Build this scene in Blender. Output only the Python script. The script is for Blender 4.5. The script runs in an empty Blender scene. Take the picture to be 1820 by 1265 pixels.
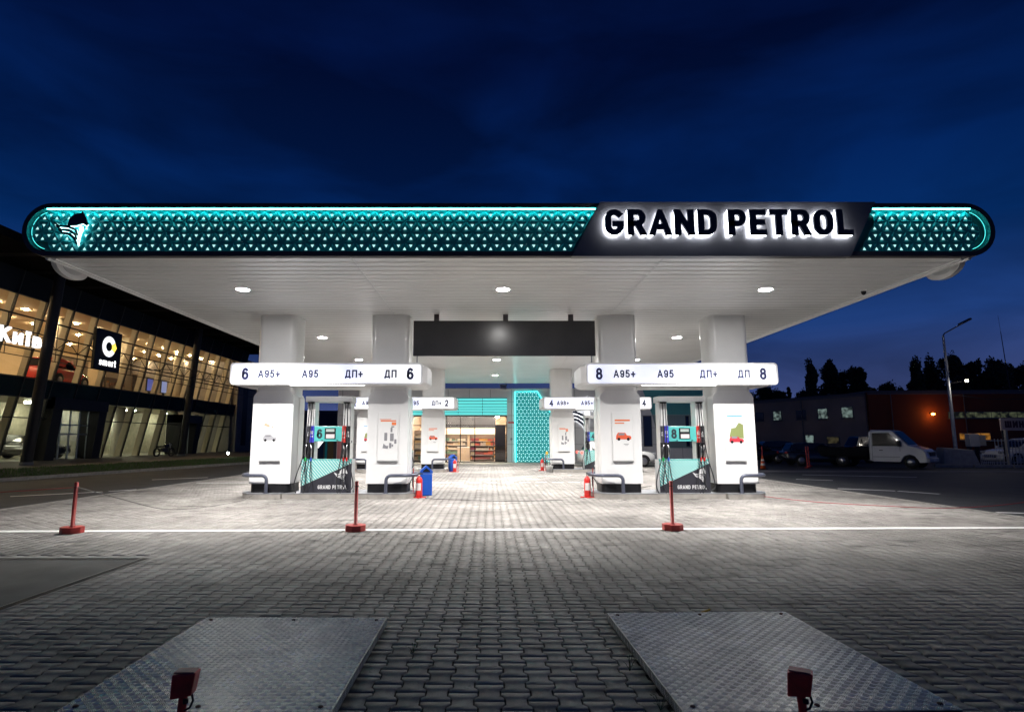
import bpy, bmesh, math, random
import numpy as np
from mathutils import Vector, Matrix
R = math.radians
random.seed(7)
sc = bpy.context.scene
C = sc.collection
# ------------------------------------------------------------------ camera, world, exposure
H = 1.6
cd = bpy.data.cameras.new('camera'); cam = bpy.data.objects.new('camera', cd); C.objects.link(cam)
cd.sensor_width = 36; cd.lens = 36 * 1039 / 1820; cd.shift_x = 40 / 1820
cd.clip_start = 0.05; cd.clip_end = 3000
cam.location = (0, 0, H); cam.rotation_euler = (R(90 + 8.1), 0, 0)
sc.camera = cam
sc.view_settings.view_transform = 'Standard'; sc.view_settings.look = 'None'
sc.view_settings.exposure = 0.0; sc.view_settings.gamma = 1
sc.render.engine = 'CYCLES'
sc.cycles.use_denoising = True
sc.cycles.max_bounces = 8; sc.cycles.diffuse_bounces = 4; sc.cycles.glossy_bounces = 4
sc.cycles.transparent_max_bounces = 16
sc.cycles.sample_clamp_indirect = 4.0
sc.cycles.caustics_reflective = False; sc.cycles.caustics_refractive = False

W = bpy.data.worlds.new('World'); sc.world = W; W.use_nodes = True
nt = W.node_tree; N = nt.nodes; L = nt.links; N.clear()
wo = N.new('ShaderNodeOutputWorld'); bg = N.new('ShaderNodeBackground'); L.new(bg.outputs[0], wo.inputs[0])
tc = N.new('ShaderNodeTexCoord')
sky = N.new('ShaderNodeTexSky'); sky.sky_type = 'NISHITA'; sky.sun_disc = False
sky.sun_elevation = R(-7); sky.sun_rotation = R(60); sky.ozone_density = 6; sky.air_density = 1.0
sep = N.new('ShaderNodeSeparateXYZ'); L.new(tc.outputs['Generated'], sep.inputs[0])
rmp = N.new('ShaderNodeValToRGB'); L.new(sep.outputs['Z'], rmp.inputs[0])
cr = rmp.color_ramp
cr.elements[0].position = 0.0; cr.elements[0].color = (0.042, 0.058, 0.160, 1)
cr.elements[1].position = 1.0; cr.elements[1].color = (0.001, 0.002, 0.012, 1)
for p, c in ((0.07, (0.036, 0.054, 0.158)), (0.17, (0.0100, 0.034, 0.138)), (0.29, (0.0012, 0.0180, 0.092)),
             (0.40, (0.0007, 0.0115, 0.070)), (0.56, (0.0006, 0.0050, 0.037))):
    e = cr.elements.new(p); e.color = (*c, 1)
mp = N.new('ShaderNodeMapping'); mp.inputs['Scale'].default_value = (1.4, 1.4, 4.2); L.new(tc.outputs['Generated'], mp.inputs[0])
nz = N.new('ShaderNodeTexNoise'); nz.inputs['Scale'].default_value = 2.3; nz.inputs['Detail'].default_value = 6; nz.inputs['Roughness'].default_value = 0.48; nz.inputs['Distortion'].default_value = 0.4
L.new(mp.outputs[0], nz.inputs['Vector'])
mr = N.new('ShaderNodeMapRange'); mr.inputs[1].default_value = 0.36; mr.inputs[2].default_value = 0.68
mr.inputs[3].default_value = 0.66; mr.inputs[4].default_value = 1.5; L.new(nz.outputs[0], mr.inputs[0])
vm = N.new('ShaderNodeVectorMath'); vm.operation = 'SCALE'; L.new(rmp.outputs[0], vm.inputs[0]); L.new(mr.outputs[0], vm.inputs['Scale'])
ad = N.new('ShaderNodeMixRGB'); ad.blend_type = 'ADD'; ad.inputs[0].default_value = 0.10
L.new(vm.outputs[0], ad.inputs[1]); L.new(sky.outputs[0], ad.inputs[2])
L.new(ad.outputs[0], bg.inputs[0]); bg.inputs[1].default_value = 1.0

# ------------------------------------------------------------------ materials
MATS = {}
def mat(name, col, rough=0.6, metal=0.0, var=0.0, vscale=3.0, bump=0.0, bscale=40.0, coat=0.0, spec=0.5):
    if name in MATS: return MATS[name]
    m = bpy.data.materials.new(name); m.use_nodes = True; MATS[name] = m
    n = m.node_tree.nodes; l = m.node_tree.links; b = n['Principled BSDF']
    b.inputs['Base Color'].default_value = (*col, 1); b.inputs['Roughness'].default_value = rough
    b.inputs['Metallic'].default_value = metal; b.inputs['Coat Weight'].default_value = coat
    b.inputs['Specular IOR Level'].default_value = spec
    if var > 0 or bump > 0:
        t = n.new('ShaderNodeTexCoord')
    if var > 0:
        z = n.new('ShaderNodeTexNoise'); z.inputs['Scale'].default_value = vscale; z.inputs['Detail'].default_value = 8
        l.new(t.outputs['Object'], z.inputs['Vector'])
        r = n.new('ShaderNodeMapRange'); r.inputs[1].default_value = 0.3; r.inputs[2].default_value = 0.7
        r.inputs[3].default_value = 1 - var; r.inputs[4].default_value = 1 + var; l.new(z.outputs[0], r.inputs[0])
        v = n.new('ShaderNodeVectorMath'); v.operation = 'SCALE'; v.inputs[0].default_value = col
        l.new(r.outputs[0], v.inputs['Scale']); l.new(v.outputs[0], b.inputs['Base Color'])
    if bump > 0:
        z2 = n.new('ShaderNodeTexNoise'); z2.inputs['Scale'].default_value = bscale; z2.inputs['Detail'].default_value = 6
        l.new(t.outputs['Object'], z2.inputs['Vector'])
        bp = n.new('ShaderNodeBump'); bp.inputs['Strength'].default_value = bump; bp.inputs['Distance'].default_value = 0.01
        l.new(z2.outputs[0], bp.inputs['Height']); l.new(bp.outputs[0], b.inputs['Normal'])
    return m
def emat(name, col, s):
    if name in MATS: return MATS[name]
    m = bpy.data.materials.new(name); m.use_nodes = True; MATS[name] = m
    b = m.node_tree.nodes['Principled BSDF']; b.inputs['Base Color'].default_value = (*[min(1, c * .8) for c in col], 1)
    b.inputs['Emission Color'].default_value = (*col, 1); b.inputs['Emission Strength'].default_value = s
    b.inputs['Roughness'].default_value = 0.4
    return m
def glass(name, tint=(1, 1, 1), refl=0.10):
    if name in MATS: return MATS[name]
    m = bpy.data.materials.new(name); m.use_nodes = True; MATS[name] = m
    n = m.node_tree.nodes; l = m.node_tree.links; n.clear()
    o = n.new('ShaderNodeOutputMaterial'); x = n.new('ShaderNodeMixShader')
    t = n.new('ShaderNodeBsdfTransparent'); t.inputs[0].default_value = (*tint, 1)
    g = n.new('ShaderNodeBsdfGlossy'); g.inputs['Roughness'].default_value = 0.02
    f = n.new('ShaderNodeLayerWeight'); f.inputs[0].default_value = 0.25
    r = n.new('ShaderNodeMapRange'); r.inputs[3].default_value = refl; r.inputs[4].default_value = 0.75
    l.new(f.outputs['Fresnel'], r.inputs[0]); l.new(r.outputs[0], x.inputs[0])
    l.new(t.outputs[0], x.inputs[1]); l.new(g.outputs[0], x.inputs[2]); l.new(x.outputs[0], o.inputs[0])
    return m

# ------------------------------------------------------------------ mesh helpers
class MB:
    def __init__(s): s.v = []; s.f = []; s.sm = []
    def add(s, vs, fs, smooth=False):
        o = len(s.v); s.v += [tuple(v) for v in vs]
        s.f += [tuple(i + o for i in f) for f in fs]; s.sm += [smooth] * len(fs); return s
    def hexa(s, p):   # 8 points: bottom 4 ccw, top 4 ccw
        return s.add(p, [(3, 2, 1, 0), (4, 5, 6, 7), (0, 1, 5, 4), (1, 2, 6, 5), (2, 3, 7, 6), (3, 0, 4, 7)])
    def box(s, x0, x1, y0, y1, z0, z1):
        return s.hexa([(x0, y0, z0), (x1, y0, z0), (x1, y1, z0), (x0, y1, z0), (x0, y0, z1), (x1, y0, z1), (x1, y1, z1), (x0, y1, z1)])
    def prism(s, poly, h0, h1, axis='z', smooth=False, caps=True):
        # poly: list of (a,b) ccw seen from +axis.  axis z: (x,y); y: (x,z); x: (y,z)
        n = len(poly)
        if axis == 'z': f = lambda a, b, h: (a, b, h)
        elif axis == 'y': f = lambda a, b, h: (a, h, b)
        else: f = lambda a, b, h: (h, a, b)
        vs = [f(a, b, h0) for a, b in poly] + [f(a, b, h1) for a, b in poly]
        s.add(vs, [(i, (i + 1) % n, n + (i + 1) % n, n + i) for i in range(n)], smooth)
        if caps: s.add(vs, [tuple(range(n))[::-1], tuple(range(n, 2 * n))])
        return s
    def tube(s, path, r, seg=10, closed=False, smooth=True):
        P = [Vector(p) for p in path]; n = len(P); vs = []
        up = Vector((0, 0, 1)); prev = None
        for i in range(n):
            a = P[(i - 1) % n] if (closed or i > 0) else P[i]; b = P[(i + 1) % n] if (closed or i < n - 1) else P[i]
            t = (b - a); t = t.normalized() if t.length > 1e-9 else Vector((0, 0, 1))
            if prev is None:
                u = t.orthogonal().normalized()
            else:
                u = prev - t * prev.dot(t); u = u.normalized() if u.length > 1e-6 else t.orthogonal().normalized()
            prev = u; w = t.cross(u); rr = r[i] if isinstance(r, (list, tuple)) else r
            for k in range(seg):
                an = 2 * math.pi * k / seg; vs.append(P[i] + (u * math.cos(an) + w * math.sin(an)) * rr)
        m = n if closed else n - 1
        fs = [(i * seg + k, i * seg + (k + 1) % seg, ((i + 1) % n) * seg + (k + 1) % seg, ((i + 1) % n) * seg + k) for i in range(m) for k in range(seg)]
        s.add(vs, fs, smooth)
        if not closed: s.add(vs, [tuple(range(seg))[::-1], tuple(range((n - 1) * seg, n * seg))])
        return s
    def lathe(s, prof, c, seg=20, smooth=True, caps=True):   # prof: (r,z) from bottom to top
        n = len(prof); vs = []
        for r, z in prof:
            for k in range(seg):
                a = 2 * math.pi * k / seg; vs.append((c[0] + r * math.cos(a), c[1] + r * math.sin(a), c[2] + z))
        s.add(vs, [(i * seg + k, i * seg + (k + 1) % seg, (i + 1) * seg + (k + 1) % seg, (i + 1) * seg + k) for i in range(n - 1) for k in range(seg)], smooth)
        if caps: s.add(vs, [tuple(range(seg))[::-1], tuple(range((n - 1) * seg, n * seg))])
        return s
    def xf(s, M):
        s.v = [tuple(M @ Vector(v)) for v in s.v]; return s
    def mesh(s, name, m):
        me = bpy.data.meshes.new(name); me.from_pydata(s.v, [], s.f); me.update()
        if any(s.sm): me.polygons.foreach_set('use_smooth', s.sm)
        ms = m if isinstance(m, (list, tuple)) else [m]
        for x in ms: me.materials.append(x)
        return me
    def build(s, name, m, parent=None, bevel=0, bseg=2, loc=None, rot=None, fix=False):
        me = s.mesh(name, m)
        if fix:
            b = bmesh.new(); b.from_mesh(me); bmesh.ops.recalc_face_normals(b, faces=b.faces); b.to_mesh(me); b.free()
        o = bpy.data.objects.new(name, me); C.objects.link(o)
        if parent: o.parent = parent
        if loc: o.location = loc
        if rot: o.rotation_euler = rot
        if bevel:
            b = o.modifiers.new('bevel', 'BEVEL'); b.width = bevel; b.segments = bseg; b.limit_method = 'ANGLE'; b.angle_limit = R(35)
        return o
def rrect(x0, x1, y0, y1, r, seg=6, which=(1, 1, 1, 1)):
    # ccw rounded rectangle; which = bl, br, tr, tl
    pts = []
    for (cx, cy, a0, on, px, py) in ((x0 + r, y0 + r, 180, which[0], x0, y0), (x1 - r, y0 + r, 270, which[1], x1, y0),
                                     (x1 - r, y1 - r, 0, which[2], x1, y1), (x0 + r, y1 - r, 90, which[3], x0, y1)):
        if on: pts += [(cx + r * math.cos(R(a0 + 90 * k / seg)), cy + r * math.sin(R(a0 + 90 * k / seg))) for k in range(seg + 1)]
        else: pts.append((px, py))
    return pts
def thing(name, label, cat, loc=(0, 0, 0), rz=0, group=None):
    o = bpy.data.objects.new(name, None); C.objects.link(o); o.location = loc; o.rotation_euler = (0, 0, rz); o.empty_display_size = 0.2
    o['label'] = label; o['category'] = cat
    if group: o['group'] = group
    return o
def tag(o, label, cat, group=None):
    o['label'] = label; o['category'] = cat
    if group: o['group'] = group
    return o
def struct(o, kind='structure'):
    o['kind'] = kind; return o
def copy_tree(o, parent=None):
    c = o.copy(); C.objects.link(c)
    if parent: c.parent = parent
    for ch in list(o.children): copy_tree(ch, c)
    return c

# ------------------------------------------------------------------ stroke lettering
def arc(cx, cy, rx, ry, a0, a1, n=8):
    return [(cx + rx * math.cos(R(a0 + (a1 - a0) * k / n)), cy + ry * math.sin(R(a0 + (a1 - a0) * k / n))) for k in range(n + 1)]
def G_(*s): return list(s)
GL = {
 'G': (.62, G_(arc(.5, .68, .5, .32, 42, 180) + arc(.5, .32, .5, .32, 180, 360) + [(1, .42), (.60, .42)])),
 'R': (.60, G_([(0, 0), (0, 1), (.6, 1)] + arc(.62, .72, .38, .28, 90, -90) + [(0, .44)], [(.55, .44), (1, -.05)])),
 'A': (.70, G_([(-.02, -.06), (.5, 1.06), (1.02, -.06)], [(.2, .28), (.8, .28)])),
 'N': (.64, G_([(0, 0), (0, 1)], [(1, 0), (1, 1)], [(0, 1.02), (1, -.02)])),
 'D': (.62, G_([(.5, 0), (0, 0), (0, 1), (.5, 1)] + arc(.5, .65, .5, .35, 90, 0) + arc(.5, .35, .5, .35, 0, -90))),
 'P': (.58, G_([(0, 0), (0, 1), (.6, 1)] + arc(.62, .72, .38, .28, 90, -90) + [(0, .44)])),
 'E': (.54, G_([(1, 0), (0, 0), (0, 1), (1, 1)], [(0, .5), (.85, .5)])),
 'T': (.58, G_([(.5, 0), (.5, 1)], [(0, 1), (1, 1)])),
 'O': (.64, G_(arc(.5, .65, .5, .35, 180, 0) + arc(.5, .35, .5, .35, 0, -180) + [(0, .65)])),
 'L': (.52, G_([(0, 1), (0, 0), (1, 0)])),
 '6': (.58, G_(arc(.5, .60, .48, .40, 48, 175) + [(0, .32)] + arc(.5, .30, .5, .30, 180, 540, 16))),
 '8': (.58, G_(arc(.5, .76, .42, .24, 0, 360, 16), arc(.5, .27, .5, .27, 0, 360, 16))),
 '2': (.56, G_(arc(.5, .70, .48, .30, 165, -30) + [(.0, .0), (1, 0)])),
 '4': (.60, G_([(.72, 0), (.72, 1), (.0, .28), (1, .28)])),
 '9': (.56, G_(arc(.5, .70, .5, .30, 0, 360, 16), [(1, .70), (1, .6)] + arc(.5, .34, .5, .34, 0, -150))),
 '5': (.56, G_([(.92, 1), (.14, 1), (.06, .54)] + arc(.47, .31, .53, .31, 125, -150, 14))),
 '+': (.58, G_([(.0, .42), (1, .42)], [(.5, .08), (.5, .76)])),
 'Д': (.78, G_([(.02, -.14), (.02, 0), (.98, 0), (.98, -.14)], [(.16, 0), (.30, 1), (.84, 1), (.84, 0)])),
 'П': (.66, G_([(0, 0), (0, 1), (1, 1), (1, 0)])),
 'К': (.60, G_([(0, 0), (0, 1)], [(.95, 1.03), (.1, .48)], [(.3, .58), (1, -.03)])),
 'и': (.52, G_([(0, 0), (0, .7)], [(1, 0), (1, .7)], [(0, 0), (1, .7)])),
 'ї': (.30, G_([(.5, 0), (.5, .7)], [(.1, .95), (.1, .97)], [(.9, .95), (.9, .97)])),
 'в': (.50, G_([(.6, .37), (0, .37)], [(.6, .7), (0, .7), (0, 0), (.6, 0)] + arc(.65, .185, .35, .185, -90, 90) + arc(.6, .535, .28, .165, -90, 90))),
 's': (.44, G_([(.95, .66), (.3, .7), (.05, .55), (.3, .38), (.75, .32), (.95, .16), (.7, 0), (.02, .03)])),
 'm': (.74, G_([(0, 0), (0, .68), (.35, .7), (.5, .55), (.5, 0)], [(.5, .55), (.65, .7), (.9, .68), (1, .5), (1, 0)])),
 'a': (.48, G_([(.05, .66), (.6, .7), (.95, .52), (.95, 0)], [(.95, .4), (.3, .4), (.02, .22), (.3, 0), (.95, .06)])),
 'r': (.30, G_([(0, 0), (0, .7)], [(0, .45), (.4, .68), (.95, .68)])),
 't': (.32, G_([(.4, .98), (.4, .15), (.6, 0), (.98, 0)], [(0, .7), (.98, .7)])),
 'Ш': (.86, G_([(0, 1), (0, 0), (1, 0), (1, 1)], [(.5, 0), (.5, 1)])),
 'И': (.66, G_([(0, 0), (0, 1)], [(1, 0), (1, 1)], [(0, 0), (1, 1)])),
 'Н': (.64, G_([(0, 0), (0, 1)], [(1, 0), (1, 1)], [(0, .5), (1, .5)])),
 'М': (.78, G_([(0, 0), (0, 1.0), (.5, .25), (1, 1.0), (1, 0)])),
 'Ж': (.9, G_([(.5, 0), (.5, 1)], [(0, 1), (1, 0)], [(0, 0), (1, 1)])),
 ' ': (.30, []),
}
for a, b in (('А', 'A'), ('О', 'O'), ('Т', 'T')): GL[a] = GL[b]
def clip_y(poly, y0, y1):
    for sgn, lim in ((1, y0), (-1, -y1)):
        out = []
        for i in range(len(poly)):
            a, b = poly[i], poly[(i + 1) % len(poly)]; da = sgn * a[1] - lim; db = sgn * b[1] - lim
            if da >= 0: out.append(a)
            if da * db < 0:
                t = da / (da - db); out.append((a[0] + t * (b[0] - a[0]), a[1] + t * (b[1] - a[1])))
        poly = out
        if len(poly) < 3: return []
    return poly
def ribbon(path, w):
    P = []
    for p in path:
        if not P or math.dist(P[-1], p) > 1e-4: P.append(p)
    n = len(P); closed = n > 3 and math.dist(P[0], P[-1]) < 1e-3
    if closed: P = P[:-1]; n -= 1
    d = lambda a, b: ((b[0] - a[0]) / math.dist(a, b), (b[1] - a[1]) / math.dist(a, b))
    if not closed:
        d0 = d(P[0], P[1]); d1 = d(P[-2], P[-1]); h = w / 2
        P[0] = (P[0][0] - d0[0] * h, P[0][1] - d0[1] * h); P[-1] = (P[-1][0] + d1[0] * h, P[-1][1] + d1[1] * h)
    Ls, Rs = [], []
    for i in range(n):
        if closed or 0 < i < n - 1:
            a, b = d(P[i - 1], P[i]), d(P[i], P[(i + 1) % n])
        elif i == 0: a = b = d(P[0], P[1])
        else: a = b = d(P[-2], P[-1])
        nx, ny = -(a[1] + b[1]), a[0] + b[0]; l = math.hypot(nx, ny) or 1; nx /= l; ny /= l
        k = max(0.35, nx * -a[1] + ny * a[0]); o = w / 2 / k
        Ls.append((P[i][0] + nx * o, P[i][1] + ny * o)); Rs.append((P[i][0] - nx * o, P[i][1] - ny * o))
    return [[Rs[i], Rs[(i + 1) % n], Ls[(i + 1) % n], Ls[i]] for i in range(n if closed else n - 1)]
def glyph(ch, w):
    wd, strokes = GL[ch]; res = []
    for s in strokes:
        pts = [(w / 2 + x * (wd - w), w / 2 + y * (1 - w)) for x, y in s]
        qs = []
        for q in ribbon(pts, w):
            q = clip_y(q, -.2 if ch in 'Д' else 0, 1)
            if q: qs.append(q)
        res.append(qs)
    return wd, res
def text_mb(txt, h, w=.16, gap=.12, depth=0.0, step=0.0006):
    """text in local x (right), z (up), facing -y, baseline at z=0; returns MB, width"""
    mb = MB(); x = 0
    for ch in txt:
        wd, strokes = glyph(ch, w)
        for k, qs in enumerate(strokes):
            y = -step * k
            for q in qs:
                p = [((x + a) * h, b * h) for a, b in q]
                if depth: mb.prism(p[::-1] if False else p, y, y + depth, 'y')
                else: mb.add([(a, y, b) for a, b in p], [tuple(range(len(p)))])
        x += wd + gap
    return mb, (x - gap) * h
FACE = {'-y': 0, '+x': R(90), '-x': R(-90)}
def text(txt, h, m, parent, pos, name='lettering', w=.16, gap=.12, depth=0.0, face='-y', width=None, mid=True, shear=0):
    mb, tw = text_mb(txt, h, w, gap, depth)
    sx = (width / tw) if width else 1.0
    M = Matrix.Translation(pos) @ Matrix.Rotation(FACE[face], 4, 'Z') @ Matrix.Diagonal((sx, 1, 1, 1)) @ Matrix.Translation((-tw / 2 if mid else 0, 0, 0))
    mb.xf(M)
    return mb.build(name, m, parent, fix=bool(depth))
HEAD = [(.36, .565), (.40, .76), (.52, .89), (.70, .915), (.72, .99), (.77, .90), (.84, .77), (.90, .62), (.86, .565), (.76, .63), (.70, .615), (.58, .575)]
WING = [[(.0, .66), (.14, .56), (.38, .545), (.58, .46), (.66, .30)], [(.06, .57), (.20, .46), (.42, .435), (.58, .34), (.64, .20)],
        [(.13, .47), (.26, .37), (.44, .335), (.58, .22), (.66, .06)]]
CHEST = [(.645, .55), (.75, .575), (.775, .47), (.725, .36), (.70, .18), (.69, .02), (.675, .22), (.665, .40)]
def emblem_mb(size, depth=0.0, chest=True):
    mb = MB(); polys = [HEAD, CHEST] if chest else [HEAD]
    for w in WING:
        n = len(w); up = []; dn = []
        for i, (a, b) in enumerate(w):
            t = .006 + .05 * math.sin(math.pi * (0.12 + .75 * i / (n - 1)))
            up.append((a + t * .35, b + t * .5)); dn.append((a - t * .35, b - t * .5))
        for i in range(n - 1): polys.append([dn[i], dn[i + 1], up[i + 1], up[i]])
    for p in polys:
        q = [(a * size, b * size) for a, b in p]
        ar = sum(q[i][0] * q[(i + 1) % len(q)][1] - q[(i + 1) % len(q)][0] * q[i][1] for i in range(len(q)))
        if ar < 0: q = q[::-1]
        if depth: mb.prism(q, 0, depth, 'y')
        else: mb.add([(a, 0, b) for a, b in q], [tuple(range(len(q)))])
    return mb

def uneven(m, c0, c1, sc_):        # a lit face whose tubes do not shine evenly
    n = m.node_tree.nodes; l = m.node_tree.links; t_ = n.new('ShaderNodeTexCoord'); z = n.new('ShaderNodeTexNoise'); z.inputs['Scale'].default_value = sc_; z.inputs['Detail'].default_value = 1
    mp_ = n.new('ShaderNodeMapping'); mp_.inputs['Scale'].default_value = (1, .1, .35); l.new(t_.outputs['Object'], mp_.inputs[0]); l.new(mp_.outputs[0], z.inputs[0])
    r = n.new('ShaderNodeMapRange'); r.inputs[1].default_value = .38; r.inputs[2].default_value = .62; l.new(z.outputs[0], r.inputs[0])
    x = n.new('ShaderNodeMixRGB'); x.inputs[1].default_value = (*c0, 1); x.inputs[2].default_value = (*c1, 1); l.new(r.outputs[0], x.inputs[0]); l.new(x.outputs[0], n['Principled BSDF'].inputs['Emission Color'])
# ------------------------------------------------------------------ common materials
white = mat('white_paint', (.78, .78, .77), .32, var=.03, vscale=2)
colw = mat('column_white', (.80, .80, .79), .28, var=.04, vscale=1.2, coat=.3)
cladw = mat('cladding_white', (.85, .85, .84), .3, var=.02)
dark = mat('charcoal_metal', (.048, .044, .050), .55, var=.1, spec=.25)
black = mat('black_plastic', (.012, .012, .014), .5, spec=.25)
navy = mat('navy_print', (.02, .022, .10), .5)
teal = mat('teal_panel', (.10, .50, .47), .35, var=.05)
tealp = emat('teal_lattice', (.008, .33, .37), .012)  # faint glow put into the facet colour to lift it
rail_m = mat('blue_grey_steel', (.10, .11, .15), .35, .3, var=.1)
concrete = mat('concrete', (.36, .34, .31), .85, var=.18, vscale=5, bump=.3, bscale=60)
redp = mat('red_paint', (.42, .035, .028), .5, var=.25, vscale=9, bump=.2)
red = mat('signal_red', (.62, .03, .025), .35)
blue = mat('blue_plastic', (.01, .10, .55), .35)
steel = mat('brushed_steel', (.5, .5, .5), .3, 1.0)
paper = mat('poster_paper', (.84, .84, .83), .5)
sign_e = emat('sign_face', (.90, .93, 1.0), .85)
uneven(sign_e, (.62, .66, 1.0), (1.0, 1.0, 1.0), .75)
rubber = mat('hose_rubber', (.02, .02, .023), .5)
orange = mat('orange_print', (.85, .22, .07), .5)
grey = mat('grey_print', (.25, .25, .27), .5)
pgreen = mat('green_plastic', (.02, .45, .08), .4)

# ================================================================== GROUND
def nodes_of(m): return m.node_tree.nodes, m.node_tree.links
def paver_mat():
    m = bpy.data.materials.new('grey_paver'); m.use_nodes = True
    n, l = nodes_of(m); b = n['Principled BSDF']; b.inputs['Roughness'].default_value = .62
    t = n.new('ShaderNodeTexCoord'); g = n.new('ShaderNodeNewGeometry')
    def noise(s, d=6, vec=None):
        z = n.new('ShaderNodeTexNoise'); z.inputs['Scale'].default_value = s; z.inputs['Detail'].default_value = d
        l.new(vec or t.outputs['Object'], z.inputs['Vector']); return z.outputs[0]
    def rng(src, a, b_, c, d):
        r = n.new('ShaderNodeMapRange'); r.inputs[1].default_value = a; r.inputs[2].default_value = b_; r.inputs[3].default_value = c; r.inputs[4].default_value = d
        l.new(src, r.inputs[0]); return r.outputs[0]
    def mul(a, b_):
        r = n.new('ShaderNodeMath'); r.operation = 'MULTIPLY'; l.new(a, r.inputs[0]); l.new(b_, r.inputs[1]); return r.outputs[0]
    v = mul(rng(g.outputs['Random Per Island'], 0, 1, .84, 1.14), rng(noise(1.1), .3, .7, .85, 1.12))
    v = mul(v, rng(noise(90, 4), .3, .7, .86, 1.12))
    v = mul(v, rng(noise(.32, 9), .40, .62, .66, 1.08))          # broad stains
    # dark oily patches with shapes of their own
    mp_ = n.new('ShaderNodeMapping'); mp_.inputs['Scale'].default_value = (.9, 2.2, 1); l.new(t.outputs['Object'], mp_.inputs[0])
    v = mul(v, rng(noise(1.3, 10, mp_.outputs[0]), .58, .68, 1.0, .50))
    v = mul(v, rng(noise(5.5, 3), .66, .71, 1.0, .55))          # drips
    s = n.new('ShaderNodeVectorMath'); s.operation = 'SCALE'; hm = n.new('ShaderNodeMixRGB'); hm.inputs[1].default_value = (.325, .305, .285, 1); hm.inputs[2].default_value = (.322, .305, .282, 1); l.new(rng(noise(.55, 4), .42, .6, 0, 1), hm.inputs[0]); l.new(hm.outputs[0], s.inputs[0]); l.new(v, s.inputs['Scale'])
    l.new(s.outputs[0], b.inputs['Base Color'])
    bp = n.new('ShaderNodeBump'); bp.inputs['Strength'].default_value = .35; bp.inputs['Distance'].default_value = .004
    l.new(noise(160, 5), bp.inputs['Height']); l.new(bp.outputs[0], b.inputs['Normal'])
    l.new(rng(noise(2.2), .35, .65, .72, .92), b.inputs['Roughness']); b.inputs['Specular IOR Level'].default_value = .3
    return m
def build_pavers():
    PW, PL, A, g, bv = .1675, .25, .0135, .0045, .003
    hL = PL / 2
    half = [(-hL, -PW / 2 - A), (-hL + .047, -PW / 2 - A), (-hL + .078, -PW / 2 + A), (hL - .078, -PW / 2 + A), (hL - .047, -PW / 2 - A), (hL, -PW / 2 - A)]
    right = [(-x, y) for y, x in half]; left = [(x, y) for y, x in half]
    base = np.array(right + left[::-1])                          # ccw, 12 points
    def inset(p, d):
        q = p.copy(); q[:, 0] -= np.sign(p[:, 0]) * d
        e = np.abs(np.abs(p[:, 1]) - hL) < 1e-6; q[e, 1] -= np.sign(p[e, 1]) * d; return q
    top = inset(base, g + bv); low = inset(base, g)
    rng = np.random.default_rng(3)
    cs = []
    i0, i1 = int(-11.1 / PW), int(10.95 / PW)
    for i in range(i0, i1 + 1):
        x = i * PW; off = 0 if i % 2 == 0 else hL
        for j in range(int(2.6 / PL), int(36.5 / PL)):
            y = j * PL + off
            if x < -4.64 and y < 8.40: continue
            if (-2.40 < x < -.97 and 3.6 < y < 5.25) or (1.15 < x < 2.60 and 3.7 < y < 5.40): continue
            cs.append((x, y))
    cs = np.array(cs); n = len(cs)
    ang = rng.normal(0, .008, n); dz = rng.normal(0, .0012, n); tx = rng.normal(0, .0035, n); ty = rng.normal(0, .0035, n)
    cs = cs + rng.normal(0, .0011, (n, 2))
    V = np.zeros((n, 24, 3), np.float32)
    for k, ring in enumerate((top, low)):
        ca, sa = np.cos(ang)[:, None], np.sin(ang)[:, None]
        px = ring[None, :, 0] * ca - ring[None, :, 1] * sa; py = ring[None, :, 0] * sa + ring[None, :, 1] * ca
        V[:, k * 12:(k + 1) * 12, 0] = cs[:, 0, None] + px; V[:, k * 12:(k + 1) * 12, 1] = cs[:, 1, None] + py
        V[:, k * 12:(k + 1) * 12, 2] = (dz[:, None] + tx[:, None] * px + ty[:, None] * py) if k == 0 else -.013
    loops = list(range(12)); 
    for k in range(12): loops += [12 + k, 12 + (k + 1) % 12, (k + 1) % 12, k]
    lt = [12] + [4] * 12; ls = np.cumsum([0] + lt[:-1])
    loops = np.array(loops); nl = len(loops)
    LI = (loops[None, :] + 24 * np.arange(n)[:, None]).ravel(); LS = (ls[None, :] + nl * np.arange(n)[:, None]).ravel(); LT = np.tile(lt, n)
    me = bpy.data.meshes.new('forecourt_paving')
    me.vertices.add(n * 24); me.vertices.foreach_set('co', V.ravel())
    me.loops.add(len(LI)); me.loops.foreach_set('vertex_index', LI.astype(np.int32))
    me.polygons.add(len(LS)); me.polygons.foreach_set('loop_start', LS.astype(np.int32)); me.polygons.foreach_set('loop_total', LT.astype(np.int32))
    me.update(calc_edges=True); me.materials.append(paver_mat())
    o = bpy.data.objects.new('forecourt_paving', me); C.objects.link(o); return o
struct(build_pavers())
asph = mat('asphalt', (.045, .047, .050), .72, var=.25, vscale=1.3, bump=.5, bscale=180)
struct(MB().box(-400, 400, -60, 900, -1, -.025).build('ground', asph))
struct(MB().box(-11.2, 11.05, 2.0, 40.6, -.3, -.012).build('sand_bed', mat('joint_sand', (.035, .032, .028), .95, var=.3, vscale=20)))
kerbm = mat('kerb_stone', (.30, .29, .27), .85, var=.2, vscale=6, bump=.3)
struct(MB().box(-11.32, -11.2, 2.0, 40.6, -.3, .004).build('kerb_edging', kerbm))
struct(MB().box(11.05, 11.17, 2.0, 40.6, -.3, .004).build('kerb_edging', kerbm))
struct(MB().box(-11.19, -4.60, 8.262, 8.46, -.3, -.004).build('kerb_edging', kerbm))
struct(MB().box(-11.18, 11.03, 36.7, 40.95, -.3, .03).build('pavement', mat('shop_pavement', (.30, .29, .27), .8, var=.15, vscale=2)))
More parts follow.
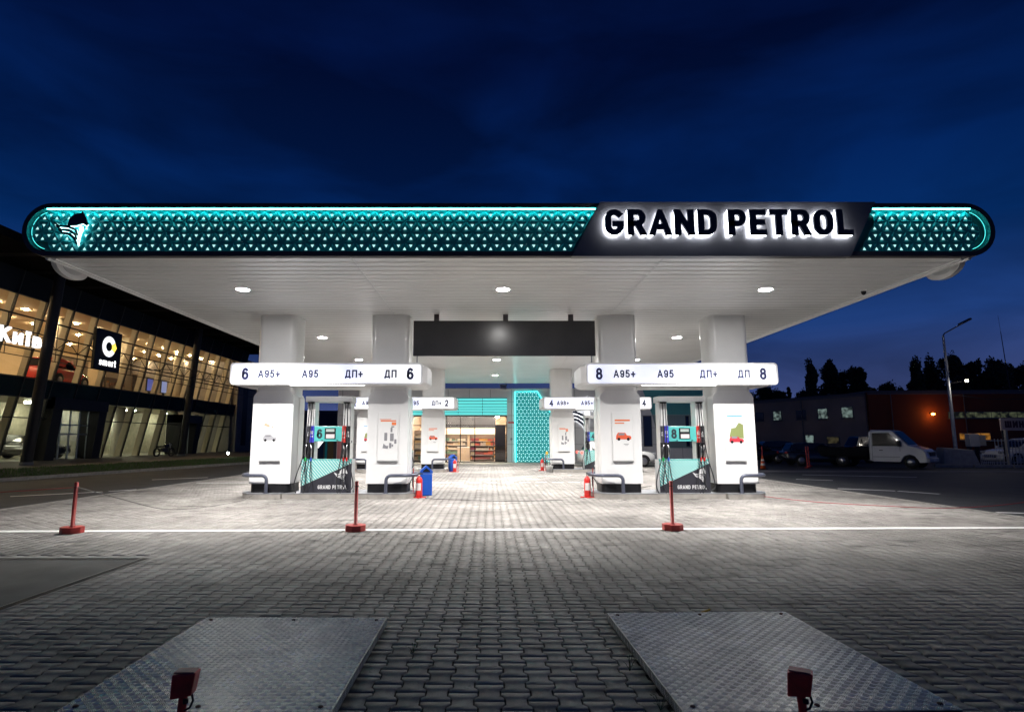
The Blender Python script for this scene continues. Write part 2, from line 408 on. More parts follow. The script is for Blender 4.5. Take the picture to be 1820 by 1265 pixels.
struct(MB().box(-11.18, -4.72, 1.5, 8.12, -.2, .002).build('asphalt_patch', mat('old_asphalt', (.085, .083, .078), .8, var=.3, vscale=1.7, bump=.6, bscale=150)))
# drain channels round the asphalt patch
gr = mat('cast_iron', (.05, .048, .045), .5, .6, var=.3, vscale=8)
def drain(x0, x1, y0, y1, along, lab):
    t = thing('drain_channel', lab, 'drain', ((x0 + x1) / 2, (y0 + y1) / 2, 0))
    o = lambda mb: mb.xf(Matrix.Translation((-(x0 + x1) / 2, -(y0 + y1) / 2, 0)))
    o(MB().box(x0, x1, y0, y1, -.06, -.02)).build('channel_floor', black, t)
    f = MB(); f.box(x0, x0 + .012, y0, y1, -.02, .006); f.box(x1 - .012, x1, y0, y1, -.02, .006); f.box(x0 + .012, x1 - .012, y0, y0 + .012, -.02, .006); f.box(x0 + .012, x1 - .012, y1 - .012, y1, -.02, .006)
    o(f).build('channel_frame', kerbm, t)
    g = MB()
    if along == 'y':
        k = y0 + .02
        while k < y1 - .03: g.box(x0 + .012, x1 - .012, k, k + .014, -.02, .004); k += .03
    else:
        k = x0 + .02
        while k < x1 - .03: g.box(k, k + .014, y0 + .012, y1 - .012, -.02, .004); k += .03
    o(g).build('grating', gr, t)
drain(-4.72, -4.60, 1.6, 8.26, 'y', 'long slotted drain channel running towards the camera beside the dark asphalt patch')
drain(-11.1, -4.72, 8.13, 8.26, 'x', 'slotted drain channel along the far edge of the dark asphalt patch')
# painted lines
linem = mat('road_paint', (.78, .78, .76), .6, var=.10, vscale=6, bump=.2)
def strip(p, q, w, z=.006, m=linem, name='painted_line'):
    d = (Vector(q) - Vector(p)).normalized(); nn = Vector((-d.y, d.x)) * w / 2; p, q = Vector(p), Vector(q)
    a = [p - nn, q - nn, q + nn, p + nn]
    return struct(MB().prism([(v.x, v.y) for v in a], z - .002, z).build(name, m))
strip((-11.1, 10.50), (10.95, 11.02), .20, .008)
x = -2.0
while x < 3.0: strip((x, 22.3), (x + .42, 22.3), .16, .008); x += .62
strip((-10.8, 22.0), (-7.4, 22.2), .16, .008)
for a, b in (((11.6, 19.9), (12.9, 19.0)), ((12.95, 18.95), (13.5, 17.95)), ((11.4, 13.5), (12.8, 13.0)), ((12.6, 24.5), (13.7, 23.8)), ((14.5, 27.6), (18.5, 25.8)),
             ((-13.75, 17.17), (-12.1, 18.7)), ((-12.0, 18.85), (-11.5, 19.5)), ((-13.7, 24.2), (-12.1, 25.6)), ((-12.2, 30), (-11.8, 33))):
    strip(a, b, .16, -.021)
strip((11.3, 30.6), (60, 29.2), 1.6, -.020, mat('worn_concrete', (.17, .16, .17), .85, var=.25, vscale=.8), 'road_shoulder')

# tread plates ------------------------------------------------------
tread = mat('tread_plate', (.46, .44, .39), .42, .35, var=.45, vscale=5, bump=.15, bscale=120)
treadb = mat('tread_bars', (.92, .90, .81), .32, .4, var=.25, vscale=7)
rust = mat('rusty_frame', (.10, .045, .025), .8, var=.5, vscale=9, bump=.4)
def cover(x0, x1, y0, y1, rz, lab):
    t = thing('access_cover', lab, 'cover', ((x0 + x1) / 2, (y0 + y1) / 2, 0), rz)
    a, b = (x1 - x0) / 2, (y1 - y0) / 2
    pl = MB(); pl.box(-a, a, -b, b, .062, .068)
    pl.box(-a - .006, -a, -b, b, .01, .068); pl.box(a, a + .006, -b, b, .01, .068); pl.box(-a, a, b, b + .006, .01, .068)
    pl.build('cover_plate', tread, t)
    bars = MB(); s = .044; rng = random.Random(5)
    nx, ny = int(2 * a / s), int(2 * b / s)
    for i in range(nx):
        for j in range(ny):
            cx, cy = -a + s * .5 + i * (2 * a - s) / (nx - 1), -b + s * .5 + j * (2 * b - s) / (ny - 1)
            an = R(45) if (i + j) % 2 else R(-45); ca, sa = math.cos(an), math.sin(an)
            for k in (-1.5, -.5, .5, 1.5):
                hl, hw, o = .0190 - .0015 * abs(k), .0030, k * .0092
                P = []
                for (u, v) in ((-hl, o - hw), (hl, o - hw), (hl, o + hw), (-hl, o + hw)): P.append((cx + u * ca - v * sa, cy + u * sa + v * ca))
                Q = []
                for (u, v) in ((-hl * .8, o - hw * .3), (hl * .8, o - hw * .3), (hl * .8, o + hw * .3), (-hl * .8, o + hw * .3)): Q.append((cx + u * ca - v * sa, cy + u * sa + v * ca))
                bars.add([(*p, .0675) for p in P] + [(*q, .0725) for q in Q], [(4, 5, 6, 7), (0, 1, 5, 4), (1, 2, 6, 5), (2, 3, 7, 6), (3, 0, 4, 7)])
    for sx in (-1, 1):                                           # the pattern carries over the folded rims
        for j in range(ny):
            cy = -b + s * .5 + j * (2 * b - s) / (ny - 1); xx = sx * (a + .0065)
            for k in (-1, 0, 1):
                z0 = .038 + k * .012; d = .015 if j % 2 else -.015
                bars.hexa([(xx, cy - .014, z0 - d * .6 - .002), (xx + sx * .002, cy - .014, z0 - d * .6 - .002), (xx + sx * .002, cy + .014, z0 + d * .6 - .002), (xx, cy + .014, z0 + d * .6 - .002),
                           (xx, cy - .014, z0 - d * .6 + .002), (xx + sx * .002, cy - .014, z0 - d * .6 + .002), (xx + sx * .002, cy + .014, z0 + d * .6 + .002), (xx, cy + .014, z0 + d * .6 + .002)])
    bars.build('tread_pattern', treadb, t)
    for bx in (-a + .07, 0, a - .07):
        for by in (-b + .07, b - .07): MB().lathe([(0, .066), (.016, .066), (.016, .075), (.011, .079), (0, .079)], (bx, by, 0), 8).build('bolt', rust, t)
    f = MB(); f.box(-a + .01, a - .01, -b - .012, -b + .01, -.012, .058); f.box(-a + .015, -a + .03, -b + .01, b - .01, -.012, .058); f.box(a - .03, a - .015, -b + .01, b - .01, -.012, .058); f.box(-a + .03, a - .03, b - .03, b - .012, -.012, .058)
    f.build('support_frame', rust, t)
    return t
cover(-2.46, -.90, 3.56, 5.34, R(-.3), 'steel tread plate cover on the paving nearest the left red float post')
cover(1.08, 2.68, 3.58, 5.50, R(1.6), 'steel tread plate cover with a rusty front edge, right of the paved aisle')
# red posts in front of the covers -----------------------------------
postred = mat('post_red', (.60, .02, .022), .38, var=.3, vscale=14, bump=.25, coat=.3)
def vent_post(x, y, lab, lean, tilt):
    t = thing('vent_post', lab, 'post', (x, y, -.02), tilt)
    MB().tube([(0, 0, 0), (lean * .5, 0, .12), (lean, 0, .30)], .022, 12).build('pole', postred, t)
    b = MB(); b.hexa([(lean - .062, -.03, .25), (lean + .05, -.035, .27), (lean + .05, .035, .27), (lean - .062, .03, .25), (lean - .055, -.036, .375), (lean + .068, -.04, .385), (lean + .068, .04, .385), (lean - .055, .036, .375)])
    b.build('junction_box', postred, t, bevel=.006)
    MB().box(lean - .048, lean + .058, -.034, .034, .382, .39).build('box_lid', mat('worn_red', (.36, .12, .11), .55, var=.3, vscale=15), t, bevel=.003)
    MB().tube([(lean + .045, -.01, .275), (lean + .055, -.012, .24), (lean + .04, -.012, .205), (lean + .012, -.01, .19)], .006, 8).build('cable', black, t)
    MB().lathe([(.0, 0), (.014, 0), (.014, .02), (.0, .02)], (lean + .025, -.032, .235), 10).build('cable_gland', black, t)
vent_post(-1.66, 3.36, 'short red post with a hinged box head in front of the left tread plate', .02, .06)
vent_post(1.69, 3.36, 'short red post with a leaning box head in front of the right tread plate', -.02, -.5)
# little tools left lying
t = thing('paint_brush', 'small brush with a yellow handle lying beyond the right tread plate', 'brush', (1.92, 5.68, 0), R(8))
MB().box(-.16, .03, -.014, .014, .004, .016).build('brush_head', mat('dark_blue_plastic', (.01, .02, .06), .5), t, bevel=.004)
MB().tube([(.03, 0, .012), (.14, .03, .03)], .010, 8).build('handle', mat('yellow_plastic', (.65, .42, .05), .5), t)
def sprig(x, y, lab, h, seed):
    rng = random.Random(seed); mb = MB()
    for k in range(9):
        a = rng.uniform(0, 6.3); r = rng.uniform(.01, .05); z = rng.uniform(.3, 1) * h; p = Vector((r * math.cos(a), r * math.sin(a), z))
        mb.tube([(0, 0, 0), p * .6 + Vector((0, 0, .01)), p], .0012, 5)
        q = p; d = Vector((math.cos(a), math.sin(a), .3)) * .025; s_ = Vector((-math.sin(a), math.cos(a), 0)) * .007
        mb.add([q, q + d * .5 + s_, q + d, q + d * .5 - s_], [(0, 1, 2, 3)])
    tag(mb.build('weed', mat('weed_green', (.05, .08, .025), .7), None, loc=(x, y, 0)), lab, 'weed')
sprig(.98, 4.35, 'small weed sprouting from the joint at the left side of the right tread plate', .12, 1)
sprig(1.02, 3.75, 'low weed by the near left corner of the right tread plate', .10, 2)
sprig(-.58, 4.7, 'tiny weed in the joints right of the left tread plate', .06, 3)

# ================================================================== STANCHIONS AND ROPES
def stanchion(x, y, lab, rz, h=.86):
    t = thing('barrier_post', lab, 'post', (x, y, 0), rz, 'red barrier posts on the forecourt')
    oc = [(.185 * math.cos(R(22.5 + 45 * k)), .185 * math.sin(R(22.5 + 45 * k))) for k in range(8)]
    MB().prism(oc, .003, .105, 'z').build('base_block', redp, t, bevel=.012)
    MB().lathe([(0, .1), (.05, .1), (.05, .112), (.032, .118), (.032, h - .004), (.026, h), (0, h)], (0, 0, 0), 12).build('pole', redp, t)
    MB().tube([(.034 * math.cos(a), .034 * math.sin(a), h - .09) for a in [k * .63 for k in range(10)]], .007, 6, closed=True).build('rope_eye', black, t)
stanchion(-7.21, 10.42, 'red barrier post on an octagonal block at the left end of the white line', .1)
stanchion(-2.37, 10.66, 'red barrier post on an octagonal block standing in front of pump 6', .3)
stanchion(3.27, 10.76, 'red barrier post on an octagonal block standing in front of pump 8', .0)
def rope(pts, r, m, lab, kinky=.0, name='barrier_rope'):
    P = [Vector(p) for p in pts]; out = []
    for i in range(len(P) - 1):
        p0, p1, p2, p3 = P[max(0, i - 1)], P[i], P[i + 1], P[min(len(P) - 1, i + 2)]
        for k in range(10):
            t_ = k / 10; out.append(.5 * ((2 * p1) + (p2 - p0) * t_ + (2 * p0 - 5 * p1 + 4 * p2 - p3) * t_ ** 2 + (3 * p1 - p0 - 3 * p2 + p3) * t_ ** 3))
    out.append(P[-1])
    return tag(MB().tube(out, r, 6).build(name, m), lab, 'rope')
ropem = mat('red_cord', (.30, .04, .05), .7); cordm = mat('grey_cord', (.10, .095, .09), .8)
rope([(-12.5, 11.6, .62), (-10.2, 11.2, .58), (-8.5, 10.7, .68), (-7.24, 10.42, .77)], .007, ropem, 'red cord rising from the left edge to the leftmost barrier post')
rope([(-7.18, 10.42, .77), (-6.9, 11.2, .50), (-6.8, 12.6, .15), (-6.7, 14.2, .02), (-6.5, 15.6, .01), (-6.4, 16.15, .10)], .007, cordm, 'cord sagging from the leftmost barrier post to the island under sign 6')
rope([(-1.75, 16.3, .012), (-.9, 15.9, .012), (.4, 15.6, .012), (1.7, 15.8, .012), (2.6, 16.5, .012), (4.6, 16.9, .30)], .008, cordm, 'dark cord lying across the open aisle between the two front islands')
rope([(7.45, 16.4, .06), (8.4, 15.3, .012), (9.6, 14.4, .012), (10.7, 14.0, .014), (12.3, 14.0, .12), (14.0, 14.2, .40), (16.5, 14.6, .8)], .009, ropem, 'red cord running off the right island across the paving to the road')

# ================================================================== CANOPY
ZS, ZT, YF, YR, XL, XR = 5.13, 6.21, 11.0, 37.0, -9.17, 9.92
rad = (ZT - ZS) / 2; zc = (ZS + ZT) / 2
can = thing('canopy', 'large filling station canopy with a lit turquoise lattice front and illuminated lettering', 'canopy', (.35, 24, ZS))
can_inv = Matrix.Translation((-.35, -24, -ZS))
def cpart(mb, name, m, **k):
    return mb.xf(can_inv).build(name, m, can, **k)
def stad(r, x0=XL + rad, x1=XR - rad, n=16):
    return [(x1 + r * math.cos(R(a)), zc + r * math.sin(R(a))) for a in np.linspace(-90, 90, n)] + [(x0 + r * math.cos(R(a)), zc + r * math.sin(R(a))) for a in np.linspace(90, 270, n)]
# shell: roof and rounded sides (open below for the soffit)
sh = MB(); pts = [p for p in stad(rad)][:]
sh_pts = [(XR - rad + rad * math.cos(R(a)), zc + rad * math.sin(R(a))) for a in np.linspace(-60, 90, 16)] + [(XL + rad + rad * math.cos(R(a)), zc + rad * math.sin(R(a))) for a in np.linspace(90, 240, 16)]
n_ = len(sh_pts); vs = [(a, YF + .12, b) for a, b in sh_pts] + [(a, YR, b) for a, b in sh_pts]
sh.add(vs, [(i, i + 1, n_ + i + 1, n_ + i) for i in range(n_ - 1)], True)
cpart(sh, 'roof_shell', dark, fix=True)
for sgn, xe in ((1, XR - rad), (-1, XL + rad)):                  # pale metal trim along each side, in rolled steps
    trim = MB(); pr = [(xe + sgn * rad * math.sin(R(a)), zc - rad * math.cos(R(a))) for a in np.linspace(0, 34, 7)]
    v = [(a, YF + .12, b) for a, b in pr] + [(a, YR, b) for a, b in pr]; n_ = len(pr)
    trim.add(v, [(i, i + 1, n_ + i + 1, n_ + i) for i in range(n_ - 1)], True)
    for dx, r_ in ((.10, .035), (-.05, .03)):
        trim.tube([(xe + sgn * dx, YF + .15, ZS + .006 - (.0 if dx > 0 else .012)), (xe + sgn * dx, YR, ZS + .006 - (.0 if dx > 0 else .012))], r_, 10)
    cpart(trim, 'edge_trim', mat('pale_trim', (.62, .61, .60), .35, .2, var=.06))
# soffit of long slats, each slightly crowned
sof = MB(); y = YF + .10; sw = .30
while y < YR - .01:
    pr = [(y, ZS + .03), (y + .013, ZS + .002)] + [(y + .013 + (sw - .026) * k / 6, ZS - .0036 * math.sin(math.pi * k / 6)) for k in range(1, 6)] + [(y + sw - .013, ZS + .002), (y + sw, ZS + .03)]
    n_ = len(pr); x0, x1 = XL + rad - .02, XR - rad + .02
    v = [(x0, a, b) for a, b in pr] + [(x1, a, b) for a, b in pr]
    sof.add(v, [(i, i + 1, n_ + i + 1, n_ + i) for i in range(n_ - 1)], True); y += sw
sofm = mat('soffit_metal', (.86, .86, .855), .27, .08, var=.05, vscale=.6)
cpart(sof, 'soffit', sofm, fix=True)
sm_ = MB()
for xx in (-2.72, 3.42): sm_.box(xx - .018, xx + .018, YF + .1, YR, ZS - .009, ZS - .004)
cpart(sm_, 'soffit_seam', mat('seam_metal', (.5, .5, .5), .4, .3))
# front rim (stadium ring)
o_, i_ = stad(rad), stad(rad - .095, XL + rad, XR - rad)
n_ = len(o_); v = [(a, YF, b) for a, b in o_] + [(a, YF, b) for a, b in i_] + [(a, YF + .14, b) for a, b in o_] + [(a, YF + .16, b) for a, b in i_]
f = []
for k in range(n_):
    j = (k + 1) % n_
    f += [(k, j, n_ + j, n_ + k), (2 * n_ + k, 2 * n_ + j, j, k)]
cpart(MB().add(v, f), 'fascia_rim', dark, fix=True)
cpart(MB().add(v, [(n_ + k, n_ + (k + 1) % n_, 3 * n_ + (k + 1) % n_, 3 * n_ + k) for k in range(n_)]), 'rim_reveal', mat('reveal_teal', (.05, .42, .42), .3), fix=True)
ST0, SB0, ST1, SB1 = 2.18, 1.60, 7.60, 7.02                      # slanted ends of the name panel (x at top, bottom)
def edge_x(a, b, z): return b + (a - b) * (z - ZS) / (ZT - ZS)
cpart(MB().prism([(SB0, ZS - .012), (SB1, ZS - .012), (ST1, ZT + .012), (ST0, ZT + .012)], YF - .03, YF + .13, 'y'), 'name_panel', mat('name_panel_metal', (.10, .098, .105), .34, .4, var=.06), fix=True)
def lattice(mb_f, x0, x1, z0, z1, y, side, inside, depth=.055, hole=.28):
    h = side * math.sqrt(3) / 2; nr = int(math.ceil((z1 - z0) / h)); z_off = (z1 - z0 - nr * h) / 2
    for r in range(-1, nr + 1):
        zb = z0 + z_off + r * h; k = -2
        while True:
            xb = x0 + (k - (.5 if r % 2 else 0)) * side; k += 1
            if xb > x1 + side: break
            for tri in ([(xb, zb), (xb + side, zb), (xb + side / 2, zb + h)], [(xb + side, zb), (xb + side * 1.5, zb + h), (xb + side / 2, zb + h)]):
                cx = sum(p[0] for p in tri) / 3; cz = sum(p[1] for p in tri) / 3
                if not inside(cx, cz): continue
                if not all(inside(p[0], p[1], .03) for p in tri): continue
                inn = [(cx + (p[0] - cx) * hole, cz + (p[1] - cz) * hole) for p in tri]
                # facets dip from the ridge lines to the lit opening; mid-edge points swell the petals
                md = [((tri[i][0] + tri[(i + 1) % 3][0]) / 2, (tri[i][1] + tri[(i + 1) % 3][1]) / 2) for i in range(3)]
                V = [(a, y - depth * .2, b) for a, b in tri] + [(a, y - depth, b) for a, b in md] + [(a, y, b) for a, b in inn]
                mb_f.add(V, [(0, 3, 6), (3, 7, 6), (3, 1, 7), (1, 4, 7), (4, 8, 7), (4, 2, 8), (2, 5, 8), (5, 6, 8), (5, 0, 6)])
                mb_f.add([(a, y + .004, b) for a, b in inn], [(0, 1, 2)])
def two_mats(o):                     # ten faces a cell: nine facets and the lit opening
    n = len(o.data.polygons); o.data.polygons.foreach_set('material_index', [1 if k % 10 == 9 else 0 for k in range(n)])
led_c = emat('lattice_glow', (.50, 1.0, .96), 1.15)
stripm = emat('turquoise_led', (.10, .95, .92), 20)
def in_stad(x, z, m=0.0):
    r = rad - .105 + m
    if abs(z - zc) > r: return False
    if x < XL + rad: return (x - XL - rad) ** 2 + (z - zc) ** 2 < r * r
    if x > XR - rad: return (x - XR + rad) ** 2 + (z - zc) ** 2 < r * r
    return True
z0, z1 = zc - rad + .105, zc + rad - .095
for nm, test, xa, xb in (('a', lambda x, z, m=0: in_stad(x, z, m) and x < edge_x(ST0, SB0, z) + m, XL + .1, ST0), ('b', lambda x, z, m=0: in_stad(x, z, m) and x > edge_x(ST1, SB1, z) - m, SB1, XR - .1)):
    fm = MB(); lattice(fm, xa, xb, z0, z1 - .04, YF + .10, .2425, test)
    two_mats(cpart(fm, 'lattice_panel', [tealp, led_c]))
bk = [(a, b) for a, b in stad(rad - .12)]
cpart(MB().prism(bk, YF + .135, YF + .15, 'y'), 'lattice_backing', mat('backing_teal', (.01, .09, .10), .4), fix=True)
zs_ = z1 - .022
for xa, xb in ((XL + rad - .1, edge_x(ST0, SB0, zs_) - .03), (edge_x(ST1, SB1, zs_) + .03, XR - rad + .1)):
    cpart(MB().box(xa, xb, YF + .005, YF + .03, zs_ - .009, zs_ + .012), 'light_strip', stripm)
reflm = emat('turquoise_reflection', (.10, .95, .92), 2.0)  # dim glow added for the strip's reflection inside the rim ends, not a lamp
for xe, sg in ((XL + rad, -1), (XR - rad, 1)):
    r_ = rad - .15
    cpart(MB().tube([(xe + sg * r_ * math.sin(R(a)), YF + .06, zc + r_ * math.cos(R(a))) for a in np.linspace(18, 165, 24)], .004, 6), 'reflection_arc', reflm)
# letters with their halo light
halo = emat('letter_halo', (.90, .94, 1.0), 30)
lett = mat('letter_navy', (.012, .018, .032), .4)
lh, lw = .515, .208; x = 2.235; txt = 'GRAND PETROL'; tot = 4.90
_, tw = text_mb(txt, lh, lw, .12); kx = tot / tw
for ch in txt:
    wd = GL[ch][0]
    if ch == ' ': x += (wd - .04) * lh * kx; continue
    mb, _w = text_mb(ch, lh, lw, 0, .05)
    M = Matrix.Translation((x, YF - .16, 5.505)) @ Matrix.Diagonal((kx, 1, 1, 1))
    o = cpart(mb.xf(M), 'letter', lett, fix=True)
    mb2, _w = text_mb(ch, lh, lw * .62, 0, .02)
    mb2.xf(Matrix.Translation((x, YF - .105, 5.505)) @ Matrix.Diagonal((kx, 1, 1, 1)))
    mb2.xf(can_inv).build('halo_light', halo, o, fix=True)
    x += (wd + .12) * lh * kx
# winged horse emblem at the left end
e_ = emblem_mb(.74, .03, False); e_.xf(Matrix.Translation((-8.52, YF - .05, zc - .36)))
eo = cpart(e_, 'emblem', mat('emblem_dark', (.01, .02, .03), .4), fix=True)
e2 = emblem_mb(.70, .012); e2.xf(Matrix.Translation((-8.50, YF - .005, zc - .345))); e2.xf(can_inv).build('halo_light', emat('emblem_halo', (.55, 1, .97), 5), eo, fix=True)
# rear gable
cpart(MB().prism(stad(rad), YR, YR + .05, 'y'), 'rear_fascia', dark, fix=True)
# half-round side fittings and camera
for sg, xe, lab in ((-1, XL + rad, 'white half-round fitting hung under the left edge of the canopy'), (1, XR - rad, 'white half-round fitting hung under the right edge of the canopy')):
    t = thing('edge_fitting', lab, 'fitting', (xe + sg * .14, 11.85, ZS + .03))
    prof = [(-.48 * math.cos(R(a)), -.25 * math.sin(R(a))) for a in np.linspace(0, 180, 18)]
    MB().prism(prof, -.05, .05, 'x').build('shell', mat('pale_trim', (.6,) * 3), t, bevel=.02, fix=True)
    MB().prism([(a * .62, b * .62) for a, b in prof], -.06, .06, 'x').build('inner_disc', mat('seam_metal', (.5,) * 3), t, fix=True)
t = thing('security_camera', 'small dome security camera under the right edge of the canopy', 'camera', (8.93, 13.6, ZS - .02))
MB().lathe([(0, -.02), (.06, -.02), (.07, .03), (0, .03)], (0, 0, 0), 14).build('mount', white, t)
MB().lathe([(0, -.11), (.03, -.10), (.05, -.07), (.058, -.02), (0, -.02)], (0, 0, 0), 14).build('dome', black, t)
# downlights
lampm = emat('lamp_diffuser', (1.0, .975, .945), 440)
for yi, (yy, rn) in enumerate(((13.55, 'nearest'), (20.2, 'second'), (26.0, 'third'), (32.4, 'rearmost'))):
    for xx, cn in ((-5.87, 'left'), (.32, 'middle'), (6.57, 'right')):
        t = thing('ceiling_light', f'lit round downlight in the canopy soffit, {rn} of the four in the {cn} row', 'light', (xx, yy, ZS), 0, 'downlights in the canopy soffit')
        MB().lathe([(.150, -.012), (.195, -.018), (.200, 0), (.150, .0)], (0, 0, 0), 24, True, False).build('frame', white, t, fix=True)
        MB().lathe([(0, -.0135), (.06, -.0133), (.148, -.010), (.150, -.004)], (0, 0, 0), 24, True, False).build('diffuser', lampm, t, fix=True)
        la = bpy.data.lights.new('downlight_beam', 'SPOT'); la.shadow_soft_size = .05; la.energy = 2550; la.color = (1, .968, .94); la.spot_size = R(129); la.spot_blend = 1.0
        lo_ = bpy.data.objects.new('downlight_beam', la); C.objects.link(lo_); lo_.parent = t; lo_.location = (0, 0, -.075)
# dark panel hung across the aisle
t = thing('hanging_panel', 'blank charcoal panel hung under the canopy across the middle aisle', 'panel', (.42, 16.4, 3.93))
MB().box(-2.58, 2.58, -.06, .06, 0, 1.01).build('panel_face', mat('panel_charcoal', (.034, .034, .036), .26, .0, spec=.35, var=.08, vscale=1.5), t, bevel=.008)
for xx in (-1.93, .04, 1.9): MB().box(xx - .07, xx + .07, -.05, .05, 1.01, 1.20).build('hanger', dark, t)
for xx in (-2.47, 2.47): MB().tube([(xx, 0, 0), (xx, 0, -.36)], .014, 8).build('stay_rod', rail_m, t)

# ================================================================== PUMP ISLANDS
CW, CD = 1.09, .92
def column(x, y, lab, top=ZS):
    t = thing('canopy_column', lab, 'column', (x, y + CD / 2, .15), 0, 'columns carrying the canopy')
    MB().prism(rrect(-CW / 2, CW / 2, -CD / 2, CD / 2, .17, 8), .0, top - .15 + .03, 'z', smooth=True).build('shaft', colw, t)
    MB().prism(rrect(-CW / 2 - .012, CW / 2 + .012, -CD / 2 - .012, CD / 2 + .012, .17, 8), .0, .235, 'z', smooth=True).build('base_band', black, t)
    # lower cladding: flat rounded-top shields wrapping front and back
    w = CW / 2 + .022
    for s_ in (-1, 1):
        a, b = (-CD / 2 - .03, -.07) if s_ < 0 else (.07, CD / 2 + .03)
        pr = rrect(-w, w, .24, 2.80, .23, 8, (0, 0, 1, 1))
        MB().prism(pr, a, b, 'y').build('cladding', cladw, t, bevel=.07, bseg=4, fix=True)
    return t
def poster(x, y, kind, lab, tilt=0.0, frame=True):
    t = thing('poster', lab, 'poster', (x, y, 1.0), 0, 'advert posters on the columns')
    MB().box(-.285, .285, -.03, 0, 0, 1.34).build('board', white, t, bevel=.006)
    MB().box(-.27, .27, -.036, -.0301, .02, 1.325).build('sheet', paper, t)
    MB().box(-.285, .285, -.045, .0, -.02, -.001).build('bottom_rail', mat('rail_grey', (.22, .22, .22), .4, .5), t)
    def flat(polys, m, name='picture', z=-.038):
        mb = MB()
        for k, p in enumerate(polys):
            mb.add([(a, z - .0008 * k, b) for a, b in p], [tuple(range(len(p)))])
        mb.build(name, m, t)
    rc = lambda a, b, c, d: [(a, c), (b, c), (b, d), (a, d)]
    def carpic(cx, cz, s, m, suv):
        body = [(-1, .0), (1, .0), (1.02, .32), (.9, .45), (.45, .52), (.25, .86 if suv else .8), (-.72, .88 if suv else .80), (-.95, .50)]
        flat([[(cx + a * s, cz + b * s) for a, b in body]], m)
        win = [(-.68, .52), (.12, .52), (.17, .78), (-.62, .8)]
        flat([[(cx + a * s, cz + b * s) for a, b in win]], grey, 'picture_window', -.040)
        for wx in (-.62, .62): flat([[(cx + (wx + .2 * math.cos(R(k * 30))) * s, cz + (.02 + .2 * math.sin(R(k * 30))) * s) for k in range(12)]], black, 'picture_wheel', -.041)
    if kind == 'red_car':
        flat([rc(-.21, .21, 1.10, 1.145), rc(-.21, .05, 1.03, 1.06)], orange, 'print_band'); carpic(.02, .60, .21, mat('car_print', (.75, .12, .05), .5), True); flat([rc(.02, .16, .46, .475), rc(.05, .14, .43, .44)], grey, 'small_print')
    elif kind == 'tools':
        flat([rc(-.21, .22, 1.09, 1.125), rc(-.24, .08, 1.14, 1.155), rc(.1, .22, .99, 1.07)], orange, 'print_band')
        flat([rc(-.10, -.02, .56, .78), rc(.06, .16, .55, .76), rc(.18, .24, .48, .60), rc(.07, .12, .80, .92), [(-.14, .36), (.0, .34), (.02, .42), (-.04, .42), (-.12, .48)], rc(.04, .1, .36, .5), rc(.11, .15, .4, .46), rc(.09, .17, .93, .96)], grey)
    elif kind == 'white_car':
        flat([[(-.2, .98), (-.06, .93), (-.02, .98), (-.16, 1.05)], rc(.02, .06, .91, .95), rc(-.08, .16, .83, .835)], mat('peach_print', (.75, .45, .3), .5), 'print_band'); carpic(-.02, .57, .19, mat('silver_print', (.42, .42, .44), .5), False)
    else:
        flat([rc(-.2, .22, 1.22, 1.26)], mat('sky_print', (.15, .45, .75), .5), 'print_band'); flat([[(-.16, .66), (.24, .62), (.24, 1.0), (.12, 1.06), (.02, .92), (-.10, .90)]], mat('meadow_print', (.24, .28, .10), .5), 'print_scene', -.037)
        carpic(.03, .52, .20, mat('crimson_print', (.55, .04, .06), .5), False)
def guard(x, y, sg, lab):
    # hoop of bent tube round the end of the island: sg = -1 wraps the left end, +1 the right end
    t = thing('guard_rail', lab, 'rail', (x, y, .15), 0, 'bent guard rails round the island ends')
    d = CD / 2 + .20; P = [(0, -d, 0), (0, -d, .34)]
    P += [(sg * .13 * (1 - math.cos(R(a))), -d, .34 + .13 * math.sin(R(a))) for a in (22, 45, 67, 90)]
    ex = .42
    P += [(sg * ex + sg * (d) * .62 * math.sin(R(a)), -d * math.cos(R(a)), .47) for a in range(0, 181, 12)]
    P += [(sg * .13 * (1 - math.cos(R(a))), d, .34 + .13 * math.sin(R(a))) for a in (90, 67, 45, 22)] + [(0, d, .34), (0, d, 0)]
    MB().tube(P, .046, 12).build('rail_tube', rail_m, t)
    f = MB()
    for yy in (-d, d): f.lathe([(0, 0), (.085, 0), (.085, .012), (0, .012)], (0, yy, 0), 14)
    f.build('foot_flange', rail_m, t)
def island(xl, xr, y, lab):
    t = thing('pump_island', lab, 'kerb', ((xl + xr) / 2, y, 0), 0, 'raised pump islands')
    cx = (xl + xr) / 2; d0, d1 = -.30, CD + .30
    conc = mat('island_concrete', (.33, .31, .28), .8, var=.2, vscale=4, bump=.3); topm = mat('island_top', (.30, .31, .33), .45, .4, var=.15, vscale=4)
    for sg, xe in ((-1, xl), (1, xr)):
        x_in = xe - sg * 1.25; px = xe - cx; pi = x_in - cx; m_ = (d0 + d1) / 2; hw = (d1 - d0) / 2
        pr = [(pi, d0)] + [(px - sg * .55 + sg * .55 * math.cos(R(a)), m_ + hw * math.sin(R(a))) for a in np.linspace(-90, 90, 16)] + [(pi, d1)]
        MB().prism(pr, -.02, .132, 'z').build('end_plinth', conc, t, fix=True)
        pr2 = [(a * 1.0 + sg * .008 * (1 if abs(a - pi) > .01 else 0), m_ + (b - m_) * 1.008) for a, b in pr]
        MB().prism(pr2, .132, .150, 'z').build('plinth_cap', topm, t, fix=True)
    MB().box(xl + 1.25 - cx, xr - 1.25 - cx, d0 + .14, d1 - .14, -.02, .128).build('middle_slab', conc, t, bevel=.01)
    MB().box(xl + 1.251 - cx, xr - 1.251 - cx, d0 + .135, d1 - .135, .1285, .142).build('slab_cap', topm, t)
